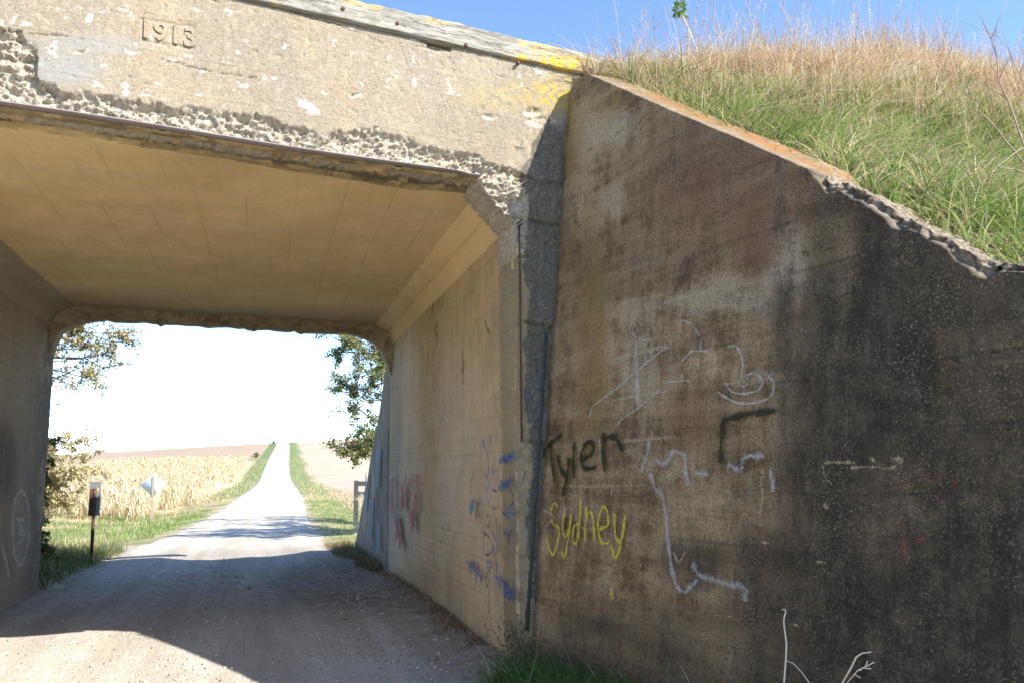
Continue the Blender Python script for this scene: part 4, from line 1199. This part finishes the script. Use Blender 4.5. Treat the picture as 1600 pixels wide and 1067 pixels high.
PD = P[~g]; clump = fbm(PD[:, :2] * 3.0, 2, 163)
link(blades(PD, r.uniform(.14, .44, len(PD)) * (.3 + 1.3 * clump), r.uniform(.006, .014, len(PD)), r.uniform(.1, 1.3, len(PD)), palette(DRY + DRY + BROWN[:2], len(PD), r, .25), .6, 2, name='dry_grass', seg=4), 'dry_grass', kind='stuff', label='tall straw coloured dry grass covering the top of the bank', category='grass')
P, off = emb_pts(46000, 2.75, 16, -.95, 1.4)
link(blades(P, r.uniform(.22, .62, len(P)) * (.35 + 1.1 * fbm(P[:, :2] * 1.8, 2, 164)) * (.65 + .6 * sstep(2.9, 6, P[:, 0])), r.uniform(.005, .011, len(P)), r.uniform(.05, .9, len(P)), palette(DRY, len(P), r, .25), .6, 3, name='tall_dry'), 'dry_grass', kind='stuff', label='thick dry grass stems standing along the crest of the bank', category='grass')
# litter at the wall
P, off = emb_pts(60000, 2.6, 6, -6.2, -.2)
k = P[:, 0] < wing_back_x(P[:, 1]) + .35
P = P[k]
link(blades(P, r.uniform(.05, .2, len(P)), r.uniform(.004, .01, len(P)), r.uniform(.7, 1.6, len(P)), palette(BROWN + DRY[:2], len(P), r), .3, 4, name='litter'), 'dead_grass_litter', kind='stuff', label='flattened dead grass along the back of the wall coping', category='grass')
# seed stalks against the sky
def seed_stalks(P, h, name, label, seed):
    rr = np.random.default_rng(seed)
    V, F, C = [], [], []
    for i, p in enumerate(P):
        hh = h * rr.uniform(.6, 1.1); th = rr.uniform(0, 6.28); ln = rr.uniform(.05, .3)
        d = np.array([math.cos(th), math.sin(th), 0])
        c = np.array(DRY[rr.integers(0, len(DRY))]) * rr.uniform(.6, 1.05)
        pts = [p + d * ln * hh * t ** 2 + np.array([0, 0, hh * t]) for t in (0, .35, .7, .9, 1)]
        k0 = len(V); tube(V, F, pts, [.0022, .0018, .0013, .001, .0006], 3); C += [c] * (len(V) - k0)
        if rr.random() < .8:
            for j in range(rr.integers(7, 16)):
                t = rr.uniform(.74, 1.0); b = p + d * ln * hh * t ** 2 + np.array([0, 0, hh * t])
                a = rr.uniform(0, 6.28); e = b + np.array([math.cos(a) * .02, math.sin(a) * .02, .025]) * rr.uniform(.6, 1.5)
                sdv = np.array([-math.sin(a), math.cos(a), 0]) * .0028
                k0 = len(V); V += [b, (b + e) / 2 + sdv, e, (b + e) / 2 - sdv]; F.append([k0, k0 + 1, k0 + 2, k0 + 3]); C += [c * 1.1] * 4
    me = mesh_faces(name, np.array(V), F, [M_BLADE]); attr(me, 'tint', np.clip(np.array(C), 0, .9))
    link(me, 'seed_grass', kind='stuff', label=label, category='grass')
P, off = emb_pts(2600, 2.9, 13, -1.3, .9)
P = P[r.uniform(0, 1, len(P)) < sstep(2.9, 4.2, P[:, 0]) * .75 + .18]
seed_stalks(P[:850], .92, 'seed_grass', 'wispy pale seed stalks rising above the dry grass against the sky', 5)

# foot of the wing wall
def foot_pts(n, s0, s1, w0, w1):
    s = r.uniform(s0, s1, n); o = r.uniform(w0, w1, n) 
    base = WB + s[:, None] * WS + o[:, None] * np.array([WN[0], WN[1], 0]) / np.hypot(WN[0], WN[1])
    base[:, 2] = ground_z(base[:, 0], base[:, 1]) - .01
    return base
P = foot_pts(16000, .1, 2.1, .0, .5)
P = P[fbm(P[:, :2] * 3, 3, 171) > .36]
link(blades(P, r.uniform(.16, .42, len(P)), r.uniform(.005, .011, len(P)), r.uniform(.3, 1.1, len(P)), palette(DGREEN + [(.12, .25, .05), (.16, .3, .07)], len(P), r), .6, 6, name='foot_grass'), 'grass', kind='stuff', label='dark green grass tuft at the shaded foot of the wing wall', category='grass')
P = foot_pts(1500, .2, 5.5, .0, .5)
link(blades(P, r.uniform(.15, .5, len(P)), r.uniform(.003, .007, len(P)), r.uniform(.2, 1.3, len(P)), palette(DRY, len(P), r), .7, 7, name='foot_dry', seg=5), 'dry_grass', kind='stuff', label='thin curled dead grass along the foot of the wing wall', category='grass')

# weed at the corner of the opening
weed = thing('corner_weed', 'scraggly half-dead weed growing at the corner where the opening meets the wing wall', 'weed', (1.86, 6.12, .02))
V, F = [], []; LV = []; 
rr = np.random.default_rng(31)
for i in range(34):
    a = rr.uniform(0, 6.28); l = rr.uniform(.2, .5); b = np.array([1.86 + rr.normal(0, .07), 6.05 + rr.normal(0, .1), .05])
    pts = [b + np.array([math.cos(a) * l * .5 * t, math.sin(a) * l * .5 * t, l * t]) for t in (0, .4, .75, 1)]
    tube(V, F, pts, [.003, .0025, .002, .001], 4)
    for j in range(26): 
        t = rr.uniform(.2, 1); LV.append(b + np.array([math.cos(a) * l * .5 * t, math.sin(a) * l * .5 * t, l * t]))
link(mesh_faces('stem', np.array(V), F, [M_TWIG]), 'stem', weed)
LV = np.array(LV)
def leaves(P, size, cols, seed, name='leaves', flat=.0):
    rr = np.random.default_rng(seed); n = len(P)
    a = rr.normal(0, 1, (n, 3)); a[:, 2] -= .2; a /= np.linalg.norm(a, axis=1)[:, None]
    b = rr.normal(0, 1, (n, 3)); b -= (b * a).sum(1)[:, None] * a; b /= np.linalg.norm(b, axis=1)[:, None]
    L = (size * rr.uniform(.6, 1.25, n))[:, None]
    nn = np.cross(a, b)
    V = np.stack([P, P + a * L * .5 + b * L * .3 + nn * L * .08, P + a * L, P + a * L * .5 - b * L * .3 + nn * L * .08], 1).reshape(-1, 3)
    F = np.arange(n * 4).reshape(-1, 4)
    me = mesh_faces(name, V, F, [M_LEAF]); attr(me, 'tint', np.repeat(cols, 4, 0)); return me
link(leaves(LV, .028, palette([(.12, .15, .05), (.25, .16, .08), (.16, .12, .05)], len(LV), rr), 3), 'foliage', weed)

P = np.stack([1.9 - np.abs(r.normal(0, .09, 2600)), r.uniform(6.6, 14, 2600), np.zeros(2600)], -1)
P[:, 2] = road_surface(P[:, 0], P[:, 1]) - .005
P = P[fbm(P[:, :2] * 2.2, 3, 172) > .45]
link(blades(P, r.uniform(.02, .09, len(P)), r.uniform(.006, .016, len(P)), r.uniform(.6, 1.8, len(P)), palette(BROWN + DRY[:1], len(P), r), .4, 17, name='wall_litter'), 'leaf_litter', kind='stuff', label='dead leaves and dirt gathered along the foot of the right abutment', category='litter')
# bleached curled stalks in the foreground
def stalk(pxs, dist_off, label, rad=.004, extra=()):
    root = None
    n0 = WN; P0 = WB + WN * dist_off
    pts = [on_plane(a, b, P0, n0) for a, b in pxs]
    foot = pts[0].copy(); foot[2] = ground_z(foot[0], foot[1])
    root = thing('dead_stalk', label, 'stalk', tuple(foot), 'bleached dead stalks by the wing wall')
    V, F = [], []
    tube(V, F, [foot] + pts, [rad * 1.4] + list(np.linspace(rad, rad * .6, len(pts))), 6)
    link(mesh_faces('stem', np.array(V), F, [M_STALK], True), 'stem', root)
    for e in extra:
        V, F = [], []
        tube(V, F, [on_plane(a, b, P0 + n0 * .01, n0) for a, b in e], rad * .5, 5)
        link(mesh_faces('side_stem', np.array(V), F, [M_STALK], True), 'side_stem', root)
stalk([(1225, 1067), (1228, 1030), (1229, 1005), (1225, 975), (1225, 965), (1228, 955), (1226, 951), (1222, 952)], .45, 'tall upright bleached stalk hooked at its tip, in front of the black-stained wall', .0042, [[(1228, 1031), (1240, 1036), (1253, 1050), (1266, 1068)]])
stalk([(1316, 1067), (1330, 1042), (1338, 1026), (1347, 1020), (1361, 1018)], .45, 'short bleached stalk bending right at the bottom edge near the wall foot', .0045,
      [[(1322, 1068), (1340, 1047), (1366, 1034)], [(1340, 1047), (1346, 1046)], [(1346, 1043), (1361, 1044)], [(1334, 1052), (1344, 1058)], [(1352, 1040), (1356, 1032)]])

# bare saplings on the bank at the right
def twiggy(base, tips, r0, mat, root, name='stem', sub=5, seed=0, sublen=.35):
    rr = np.random.default_rng(seed)
    for tip in tips:
        V, F = [], []
        base_ = np.array(base, float); tip = np.array(tip, float)
        n = 8; pts = []
        for k in range(n + 1):
            t = k / n; p = base_ * (1 - t) + tip * t
            p = p + np.array([rr.normal(0, .02), rr.normal(0, .02), math.sin(t * 3.14) * .12]) * np.linalg.norm(tip - base_) * (.3 if 0 < k < n else 0)
            pts.append(p)
        tube(V, F, pts, np.linspace(r0, r0 * .25, n + 1), 5)
        for j in range(sub):
            k = rr.integers(2, n); d = pts[k + 1 if k < n else k] - pts[k - 1]; d /= np.linalg.norm(d)
            o = rr.normal(0, 1, 3); o[2] = abs(o[2]) * .5; o /= np.linalg.norm(o)
            l = sublen * rr.uniform(.5, 1.2); e = pts[k] + (d * .8 + o * .8) * l
            mid = (pts[k] + e) / 2 + np.array([0, 0, .04 * l])
            tube(V, F, [pts[k], mid, e], [r0 * .4, r0 * .28, r0 * .12], 4)
        link(mesh_faces(name, np.array(V), F, [mat]), name, root)
def at_y(px, py, y):
    d = ray(px, py); return CAM + d * (y / d[1])
sb = at_y(1610, 262, 4.1); sb[2] -= .05
sap = thing('bare_sapling', 'leafless sapling leaning left over the green grass at the right edge', 'sapling', tuple(sb), 'leafless saplings on the bank')
twiggy(sb, [at_y(1530, 10, 4.5), at_y(1505, 145, 4.0), at_y(1500, 262, 3.9)], .0075, M_TWIG, sap, sub=6, seed=3, sublen=.28)
sb = at_y(1640, 215, 4.4)
sap = thing('bare_sapling', 'second leafless sapling behind, its pale twigs bent over the bank at the right edge', 'sapling', tuple(sb), 'leafless saplings on the bank')
twiggy(sb, [at_y(1555, 40, 4.8), at_y(1590, 60, 4.6), at_y(1505, 320, 3.6)], .0055, M_TWIG, sap, sub=6, seed=4, sublen=.3)
# leafy shoot against the sky
sb = np.array([3.95, 6.6, 5.2])
tip = on_plane(1063, 18, [0, 7.0, 0], np.array([0, 1.0, 0])); b2 = on_plane(1093, 90, [0, 7.0, 0], np.array([0, 1.0, 0])); b2[2] = min(b2[2], 9)
shoot = thing('young_shoot', 'slender shoot with one small tuft of green leaves, standing alone against the blue sky', 'shoot', (b2[0], b2[1], 5.3))
V, F = [], []; tube(V, F, [np.array([b2[0] + .05, b2[1], 5.3]), b2, (b2 * .4 + tip * .6) + np.array([.01, 0, 0]), tip], [.009, .008, .006, .004], 5)
link(mesh_faces('stem', np.array(V), F, [M_STALK]), 'stem', shoot)
rr = np.random.default_rng(8); LP = tip + rr.normal(0, .028, (150, 3)) + np.array([0, 0, .015])
link(leaves(LP, .045, palette([(.16, .26, .06), (.1, .2, .05), (.28, .36, .12)], 150, rr), 8), 'foliage', shoot)

# ------------------------------------------------------------------ loose gravel
def stones():
    rr = np.random.default_rng(41)
    n = 26000
    y = 3.0 + rr.uniform(0, 1, n) ** 1.6 * 14; x = rr.uniform(-3.2, 2.0, n)
    wgt = .22 + .9 * np.exp(-((x - 1.1 + .1 * np.sin(y)) / .3) ** 2) + .5 * np.exp(-((x + .6) / .25) ** 2) + .35 * (x > 1.3)
    x = x[rr.uniform(0, 1, n) < wgt]; y = y[:len(x)] if False else y[:n][rr.uniform(0, 1, n) < 2][:len(x)]
    n = len(x)
    z = road_surface(x, y)
    sz = .0045 + .017 * rr.uniform(0, 1, n) ** 3
    sz *= np.where(rr.uniform(0, 1, n) < .012, 1.9, 1)
    oct_v = np.array([[1, 0, 0], [0, 1, 0], [-1, 0, 0], [0, -1, 0], [0, 0, .7], [0, 0, -.7]], float)
    oct_f = np.array([[0, 1, 4], [1, 2, 4], [2, 3, 4], [3, 0, 4], [1, 0, 5], [2, 1, 5], [3, 2, 5], [0, 3, 5]])
    V = oct_v[None] * (sz[:, None, None] * rr.uniform(.6, 1.35, (n, 6, 3)))
    a = rr.uniform(0, 6.28, n); ca, sa = np.cos(a)[:, None], np.sin(a)[:, None]
    Vx = V[..., 0] * ca - V[..., 1] * sa; Vy = V[..., 0] * sa + V[..., 1] * ca
    V = np.stack([Vx + x[:, None], Vy + y[:, None], V[..., 2] + z[:, None] + sz[:, None] * .25], -1).reshape(-1, 3)
    F = (oct_f[None] + (np.arange(n) * 6)[:, None, None]).reshape(-1, 3)
    t = NT('loose_stone'); col, _ = t.attr('tint'); M = t.done(col, .9)
    me = mesh_faces('stones', V, F, [M]); attr(me, 'tint', np.repeat(palette([(.42, .38, .32), (.48, .44, .38), (.3, .26, .22), (.52, .48, .42), (.36, .29, .23)], n, rr), 6, 0))
    link(me, 'loose_gravel', kind='stuff', label='loose crushed stones scattered over the road', category='gravel')
stones()

# ------------------------------------------------------------------ verge grass beyond
def verge(n, x0, x1, y0, y1, cond, h, wd, pal, name, label, seed, lean=(.2, .8), power=1.0):
    rr = np.random.default_rng(seed)
    y = y0 + rr.uniform(0, 1, n) ** power * (y1 - y0); x = rr.uniform(x0, x1, n)
    d = np.abs(x - rp(y, 2)) - rp(y, 3) / 2
    k = cond(x, y, d, rr)
    x, y = x[k], y[k]
    P = np.stack([x, y, np.maximum(ground_z(x, y), np.where(y < 25, emb_z2(x, y), -9)) - .02], -1)
    sc = 1 + np.clip(y - 20, 0, 60) * .02
    me = blades(P, rr.uniform(*h, len(P)) * (.6 + .8 * fbm(P[:, :2] * 1.3, 2, seed)), rr.uniform(*wd, len(P)) * sc, rr.uniform(*lean, len(P)), palette(pal, len(P), rr), .5, seed, name=name)
    link(me, name, kind='stuff', label=label, category='grass')
def emb_z2(x, y):
    return np.where((x < -3.1 - .25 * np.clip(y - 12.4, 0, 9)), emb_z(x, y) - 1.0 * 0, np.where(x > 2.1, emb_z(x, y), -9))
nz = lambda x, y, s, k: fbm(np.stack([x * s, y * s], -1), 3, k)
verge(50000, -16, 1, 13.5, 50, lambda x, y, d, q: (x < 0) & (d > -.15 + .55 * nz(x, y, .8, 201)+ .5 * sstep(13.5, 15, y) * (1 - sstep(17, 27, y))) & (nz(x, y, .35, 202) > .44), (.08, .24), (.008, .016), GREENS[:4], 'verge_grass', 'short green grass along the left verge beyond the underpass', 21, power=.8)
verge(26000, -18, 1, 16, 52, lambda x, y, d, q: (x < 0) & (d > .8) & (nz(x, y, .35, 202) < .53), (.15, .45), (.007, .014), DRY + GREENS[3:], 'verge_dry_grass', 'tufts of pale dry grass among the left verge', 22)
verge(14000, -7, -2.7, 12.9, 20.5, lambda x, y, d, q: (x < -2.85), (.12, .38), (.007, .013), DGREEN + BROWN[:1], 'bank_grass', 'dark shaded grass on the bank behind the left abutment', 23, (.2, 1.0))
verge(26000, 1.5, 14, 19, 60, lambda x, y, d, q: (d > -.2 + .5 * nz(x, y, .8, 203)) & (d < 3.2 + 3 * nz(x, y, .5, 204)), (.06, .22), (.008, .016), GREENS[:4], 'verge_grass', 'green grass strip along the right verge under the overhanging tree', 24)
verge(34000, 2.5, 26, 20, 75, lambda x, y, d, q: (d > 1.6 + 1.5 * nz(x, y, .5, 205)), (.2, .55), (.009, .016), DRY + [(.3, .3, .15)], 'verge_dry_grass', 'pale dry field grass right of the road beyond the underpass', 25)
verge(5000, 1.2, 2.0, 13.6, 19.5, lambda x, y, d, q: (x < 1.9) & (x > 1.45 + .3 * nz(x, y, .9, 206) - .25 * sstep(15, 18, y)), (.12, .34), (.007, .012), BROWN + DGREEN[:2], 'bank_grass', 'dark brown dead weeds at the foot of the far wing wall', 26, (.3, 1.2))
verge(16000, -9, 9, 60, 210, lambda x, y, d, q: (d > .1) & (d < 3.4 + nz(x, y, .2, 207)), (.1, .3), (.02, .04), GREENS[2:4] + DRY[:4], 'verge_grass', 'narrow green verges running up the hill beside the road', 27)

# ------------------------------------------------------------------ corn
def corn():
    rr = np.random.default_rng(51)
    pts = []
    for (n, x0, x1, y0, y1, cond) in ((9000, -40, -3.5, 44, 90, lambda x, y: (x < -4.1 - 1.6 * sstep(60, 47, y) - .6 * nz(x, y, .5, 211)) & ~((x > -14) & (y > 84))),
                                      (9000, -70, -3.5, 84, 210, lambda x, y: ((y > 128) | (x < -13 - 2 * nz(x, y, .3, 212))) & (x < rp(y, 2) - rp(y, 3) / 2 - 3.6) & (y < 205 + .25 * x))):
        x = rr.uniform(x0, x1, n); y = rr.uniform(y0, y1, n)
        x = np.round(x / .76) * .76 + rr.normal(0, .07, n)
        k = cond(x, y); pts.append(np.stack([x[k], y[k], ground_z(x[k], y[k])], -1))
    P = np.concatenate(pts); n = len(P)
    big = 1 + np.clip(P[:, 1] - 60, 0, 150) * .012
    Vs, Cs = [], []
    hgt = rr.uniform(.8, 1.6, n)
    pal = np.array([(.66, .53, .33), (.7, .58, .38), (.6, .47, .28), (.76, .65, .46), (.58, .5, .28)])
    # stalk ribbon (two crossed quads) and six drooping leaves
    for a in (0, 1.57):
        wv = np.array([math.cos(a), math.sin(a), 0]) * .014
        w_ = wv[None] * big[:, None]
        top = P + np.stack([rr.normal(0, .05, n), rr.normal(0, .05, n), hgt], -1)
        Vs.append(np.stack([P - w_, P + w_, top + w_ * .5, top - w_ * .5], 1)); Cs.append(pal[rr.integers(0, 5, n)] * .8)
    for l in range(9):
        t = rr.uniform(.25, .98, n); a = rr.uniform(0, 6.28, n); dv = np.stack([np.cos(a), np.sin(a), np.zeros(n)], -1)
        b = P.copy(); b[:, 2] += hgt * t
        ln = rr.uniform(.25, .55, n)[:, None]; sv = np.stack([-np.sin(a), np.cos(a), np.zeros(n)], -1) * (.035 * big * rr.uniform(.6, 1.2, n))[:, None]
        m1 = b + dv * ln * .5 + np.array([0, 0, .12]); e = b + dv * ln - np.array([0, 0, 1]) * rr.uniform(.05, .45, n)[:, None]
        c = pal[rr.integers(0, 5, n)] * rr.uniform(.85, 1.2, n)[:, None]
        Vs.append(np.stack([b, m1 - sv, e, m1 + sv], 1)); Cs.append(c)
    V = np.concatenate(Vs).reshape(-1, 3); C = np.repeat(np.concatenate(Cs), 4, 0)
    me = mesh_faces('corn', V, np.arange(len(V)).reshape(-1, 4), [M_BLADE]); attr(me, 'tint', np.clip(C, 0, .9))
    link(me, 'corn_field', kind='stuff', label='ripe straw coloured corn standing left of the road', category='corn field')
corn()

# ------------------------------------------------------------------ trees
def tree(name, label, base, h, targets, spread, nleaf, lsize, pal, seed, r0=.16, twigs=7, group=None, bare=0.0, cat='tree'):
    rr = np.random.default_rng(seed)
    root = thing(name, label, cat, tuple(base), group)
    base = np.array(base, float)
    V, F = [], []
    tp = [base + np.array([rr.normal(0, .05) * k, rr.normal(0, .05) * k, h * .75 * k / 5]) for k in range(6)]
    tube(V, F, tp, np.linspace(r0, r0 * .35, 6), 8)
    LP = []
    TV, TF = [], []
    for tg in targets:
        tg = np.array(tg, float)
        kk = min(5, max(1, int((tg[2] - base[2]) / (h * .75) * 3.2)))
        s = tp[kk]; n = 7; pts = []
        L = np.linalg.norm(tg - s)
        for k in range(n + 1):
            t = k / n; p = s * (1 - t) + tg * t + np.array([0, 0, .18 * L * math.sin(t * 3.14)]) * (1 if tg[2] > s[2] - .5 else .6)
            p = p + rr.normal(0, .025, 3) * L * (0 < k < n); pts.append(p)
        tube(V, F, pts, np.linspace(r0 * .35, r0 * .06, n + 1), 5)
        for j in range(twigs):
            k = rr.integers(2, n + 1); o = rr.normal(0, 1, 3); o[2] = o[2] * .6; o /= np.linalg.norm(o)
            d = (tg - s) / L
            e = pts[k] + (o * .75 + d * .45) * spread * rr.uniform(.5, 1.1)
            mid = (pts[k] + e) / 2 + rr.normal(0, .04, 3)
            tube(TV, TF, [pts[k], mid, e], [r0 * .08, r0 * .05, r0 * .02], 4)
            for q in range(3):
                a = pts[k] * .4 + e * .6; e2 = a + rr.normal(0, .35, 3) * spread * .7
                tube(TV, TF, [a, e2], [r0 * .035, r0 * .012], 3)
                if rr.random() > bare:
                    m_ = max(2, int(nleaf / len(targets) / twigs / 4))
                    tt = rr.uniform(.2, 1.05, m_)[:, None]; LP.append(a * (1 - tt) + e2 * tt + rr.normal(0, .05 * spread, (m_, 3)))
            if rr.random() > bare:
                m_ = max(2, int(nleaf / len(targets) / twigs / 4)); tt = rr.uniform(.3, 1.1, m_)[:, None]
                LP.append(mid * (1 - tt) + e * tt + rr.normal(0, .06 * spread, (m_, 3)))
    link(mesh_faces('trunk', np.array(V), F, [M_BARK]), 'trunk', root)
    link(mesh_faces('twigs', np.array(TV), TF, [M_BARK]), 'twigs', root, kind='stuff')
    if LP:
        LP = np.concatenate(LP)
        link(leaves(LP, lsize, palette(pal, len(LP), rr), seed), 'crown', root, kind='stuff')
    return root
OLIVE = [(.26, .27, .1), (.38, .32, .14), (.2, .22, .08), (.5, .38, .18), (.58, .44, .22)]
DKL = [(.11, .16, .06), (.17, .22, .08), (.24, .26, .1), (.42, .33, .14), (.09, .12, .05)]
def crown_targets(c, rad, n, seed):
    rr = np.random.default_rng(seed); out = []
    for i in range(n):
        v = rr.normal(0, 1, 3); v /= np.linalg.norm(v); v[2] *= .75
        out.append(np.array(c) + v * rad * rr.uniform(.6, 1))
    return out
# right tree beyond the far wing, boughs hanging over the verge
tr = [at_y(535, 550, 22.2), at_y(570, 625, 22), at_y(560, 590, 21.6), at_y(590, 570, 22.4), at_y(560, 700, 21.8), at_y(525, 712, 22), at_y(575, 540, 22), at_y(595, 640, 22), at_y(560, 560, 22), at_y(590, 600, 21.5), at_y(545, 540, 22.5), at_y(575, 650, 22), at_y(585, 690, 21), at_y(540, 700, 22), at_y(552, 612, 22.5), at_y(600, 560, 23)]
tree('broadleaf_tree', 'leafy tree right of the road past the opening, low bough hanging over the verge', (6.4, 23.5, float(ground_z(6.4, 23.5))), 8.0,
     tr + crown_targets((6.2, 24.0, 6.3), 3.2, 16, 61), .9, 70000, .08, DKL, 62, .2, 10)
tree('broadleaf_tree', 'second leafy tree farther right, throwing its shadow across the road', (7.6, 29.5, float(ground_z(7.6, 29.5))), 9.0,
     crown_targets((6.6, 29.5, 6.6), 3.6, 20, 63), .8, 8000, .13, DKL, 64, .2, 6)
# left tree
tl = [at_y(172, 534, 17.1), at_y(110, 600, 16.8), at_y(140, 560, 17.3), at_y(95, 520, 17.4), at_y(128, 545, 16.9), at_y(160, 575, 17.2), at_y(80, 570, 17), at_y(70, 600, 17), at_y(150, 540, 17), at_y(165, 522, 17.2), at_y(120, 520, 17), at_y(105, 565, 17), at_y(135, 590, 17), at_y(85, 540, 17), at_y(90, 590, 17), at_y(140, 500, 17.3), at_y(75, 500, 17)]
tree('broadleaf_tree', 'tree with yellowing sparse leaves hanging in behind the left abutment', (-7.2, 17.6, float(ground_z(-7.2, 17.6))), 6.6,
     tl + crown_targets((-6.8, 17.5, 5.6), 2.2, 8, 65), .6, 24000, .06, OLIVE, 66, .15, 11)
# bare-twigged shrub and leafy shrub at the left
tree('bare_shrub', 'mostly leafless grey twigs rising above the shrub behind the left abutment', (-4.6, 17.2, float(ground_z(-4.6, 17.2))), 2.8,
     [at_y(95, 640, 17), at_y(110, 625, 17), at_y(82, 610, 17), at_y(105, 660, 17), at_y(78, 650, 17)], .3, 300, .05, DKL, 67, .05, 7, bare=.85, cat='shrub')
tree('leafy_shrub', 'tan and olive shrub beside the field edge behind the left abutment', (-4.9, 19.5, float(ground_z(-4.9, 19.5))), 2.0,
     [at_y(x, y, 19 + (x % 3) * .4) for x, y in ((140, 720), (125, 700), (105, 705), (90, 720), (120, 735), (148, 740), (100, 750), (85, 760), (112, 770), (135, 690), (95, 690), (78, 740), (80, 790), (100, 790))],   .42, 10000, .06, [(.6, .46, .27), (.5, .42, .22), (.38, .36, .16), (.68, .54, .34), (.32, .32, .14)], 68, .05, 8, cat='shrub')
tree('climbing_vine', 'dark leafy vine clinging to the outer edge of the left abutment', (-3.25, 13.6, float(ground_z(-3.25, 13.6))), 2.2,
     [at_y(x, y, 13.4) for x, y in ((68, 690), (72, 720), (70, 750), (74, 780), (68, 810), (72, 835), (90, 690), (66, 660), (80, 860), (95, 880))], .12, 3600, .045, DKL, 69, .03, 8, cat='vine')
# small dark shrub clumps on the hill road
for (x, y, s, lab) in ((-1.8, 208, 1.6, 'small round dark shrub beside the hill road, lower of the two'), (3.2, 322, 1.3, 'tiny dark shrub on the hilltop left of the road crest')):
    zz = float(ground_z(x, y)); 
    tree('field_shrub', lab, (x, y, zz), s * 1.2, crown_targets((x, y, zz + s * .6), s * .6, 8, 71), s * .4, 500, .25, DKL, 72, .08, 3, cat='shrub')

# ------------------------------------------------------------------ signs
def sign_marker():
    bx, by = -3.05, 17.2
    bz = float(ground_z(bx, by))
    root = thing('object_marker_sign', 'narrow upright marker sign seen from behind on a rusty post in the grass', 'road sign', (bx, by, bz))
    a = at_y(148, 872, by); z0 = bz - .2; 
    px = at_y(147, 800, by)[0]
    z_top = at_y(147, 752, by)[2]; z_bot = at_y(150, 805, by)[2]
    V = []; F = []
    # U-channel post
    for (dx, dy, w_, d_) in ((0, 0, .045, .006), (-.024, .014, .006, .03), (.024, .014, .006, .03)):
        m = box_mesh('p', (px + dx - w_ / 2, by + dy - d_ / 2 - .03, z0), (px + dx + w_ / 2, by + dy + d_ / 2 - .03, z_top - .12), M_RUST)
        k0 = len(V); V += [v.co[:] for v in m.vertices]; F += [[k0 + i for i in p.vertices] for p in m.polygons]; bpy.data.meshes.remove(m)
    link(mesh_faces('post', np.array(V), F, [M_RUST]), 'post', root)
    pm = m_plain('sign_back_metal', (.42, .43, .42), .4, .12, 8, .5)
    me = box_mesh('panel', (px - .1, by - .002, z_bot), (px + .1, by + .003, z_top), pm, .001)
    me.transform(Matrix.Translation((px, by, 0)) @ Matrix.Rotation(math.radians(-14), 4, 'Z') @ Matrix.Translation((-px, -by, 0)))
    link(me, 'panel', root)
    ym = m_plain('yellow_tape', (.75, .5, .03), .6, .1)
    link(box_mesh('sticker', (px + .03, by - .016, z_top - .17), (px + .085, by - .012, z_top - .12), ym), 'sticker', root)
    # brown mounting board left of the post
    link(box_mesh('board', (px - .095, by - .022, z_bot + .0), (px - .03, by - .006, z_top - .13), M_RUST, .002), 'backing_board', root)
    for z in (z_top - .2, z_bot + .12):
        V, F = [], []; tube(V, F, [(px, by - .07, z), (px, by - .03, z)], .01, 6)
        link(mesh_faces('bolt', np.array(V), F, [M_STEEL]), 'bolt', root)
sign_marker()
def sign_diamond():
    by = 42.0
    c = at_y(239.5, 757, by); g = at_y(239, 805, by)
    gz = float(ground_z(c[0], by))
    root = thing('diamond_road_sign', 'pale diamond road sign seen from behind on a thin post before the corn', 'road sign', (c[0], by, gz))
    hs = .56
    pm = m_plain('bright_sign_back', (.72, .74, .74), .45, .06, 6, .2)
    poly = [c + np.array([0, 0, hs]), c + np.array([hs, 0, 0]), c + np.array([0, 0, -hs]), c + np.array([-hs, 0, 0])]
    # corners trimmed so that the plate reads as rounded
    P2 = []
    for i in range(4):
        a, b, d_ = poly[i - 1], poly[i], poly[(i + 1) % 4]
        P2 += [b + (a - b) * .06, b + (a - b) * .02 + (d_ - b) * .02, b + (d_ - b) * .06]
    link(prism('plate', P2, np.array([0, .006, 0]), pm), 'panel', root)
    wm = m_plain('grey_wood_post', (.3, .25, .2), .85, .25, 12)
    link(box_mesh('post', (c[0] - .045, by - .07, gz - .2), (c[0] + .045, by - .004, c[2] + hs * .72), wm, .004), 'post', root)
sign_diamond()
# weathered post by the far wing
pb = at_y(556, 790, 24.5); gz = float(ground_z(pb[0], 24.5))
fp = thing('fence_post', 'short weathered white fence post with two rails under the tree beyond the far wing wall', 'fence post', (pb[0], 24.5, gz))
tz = at_y(556, 750, 24.5)[2]
wp = m_plain('peeling_white_wood', (.4, .39, .36), .8, .4, 15)
link(box_mesh('post', (pb[0] - .06, 24.44, gz - .2), (pb[0] + .06, 24.56, tz), wp, .008), 'post', fp)
link(box_mesh('rail', (pb[0] + .062, 24.47, tz - .16), (pb[0] + .9, 24.53, tz - .03), wp, .006), 'rail', fp)
link(box_mesh('rail', (pb[0] + .062, 24.47, tz - .46), (pb[0] + .9, 24.53, tz - .33), wp, .006), 'rail', fp)
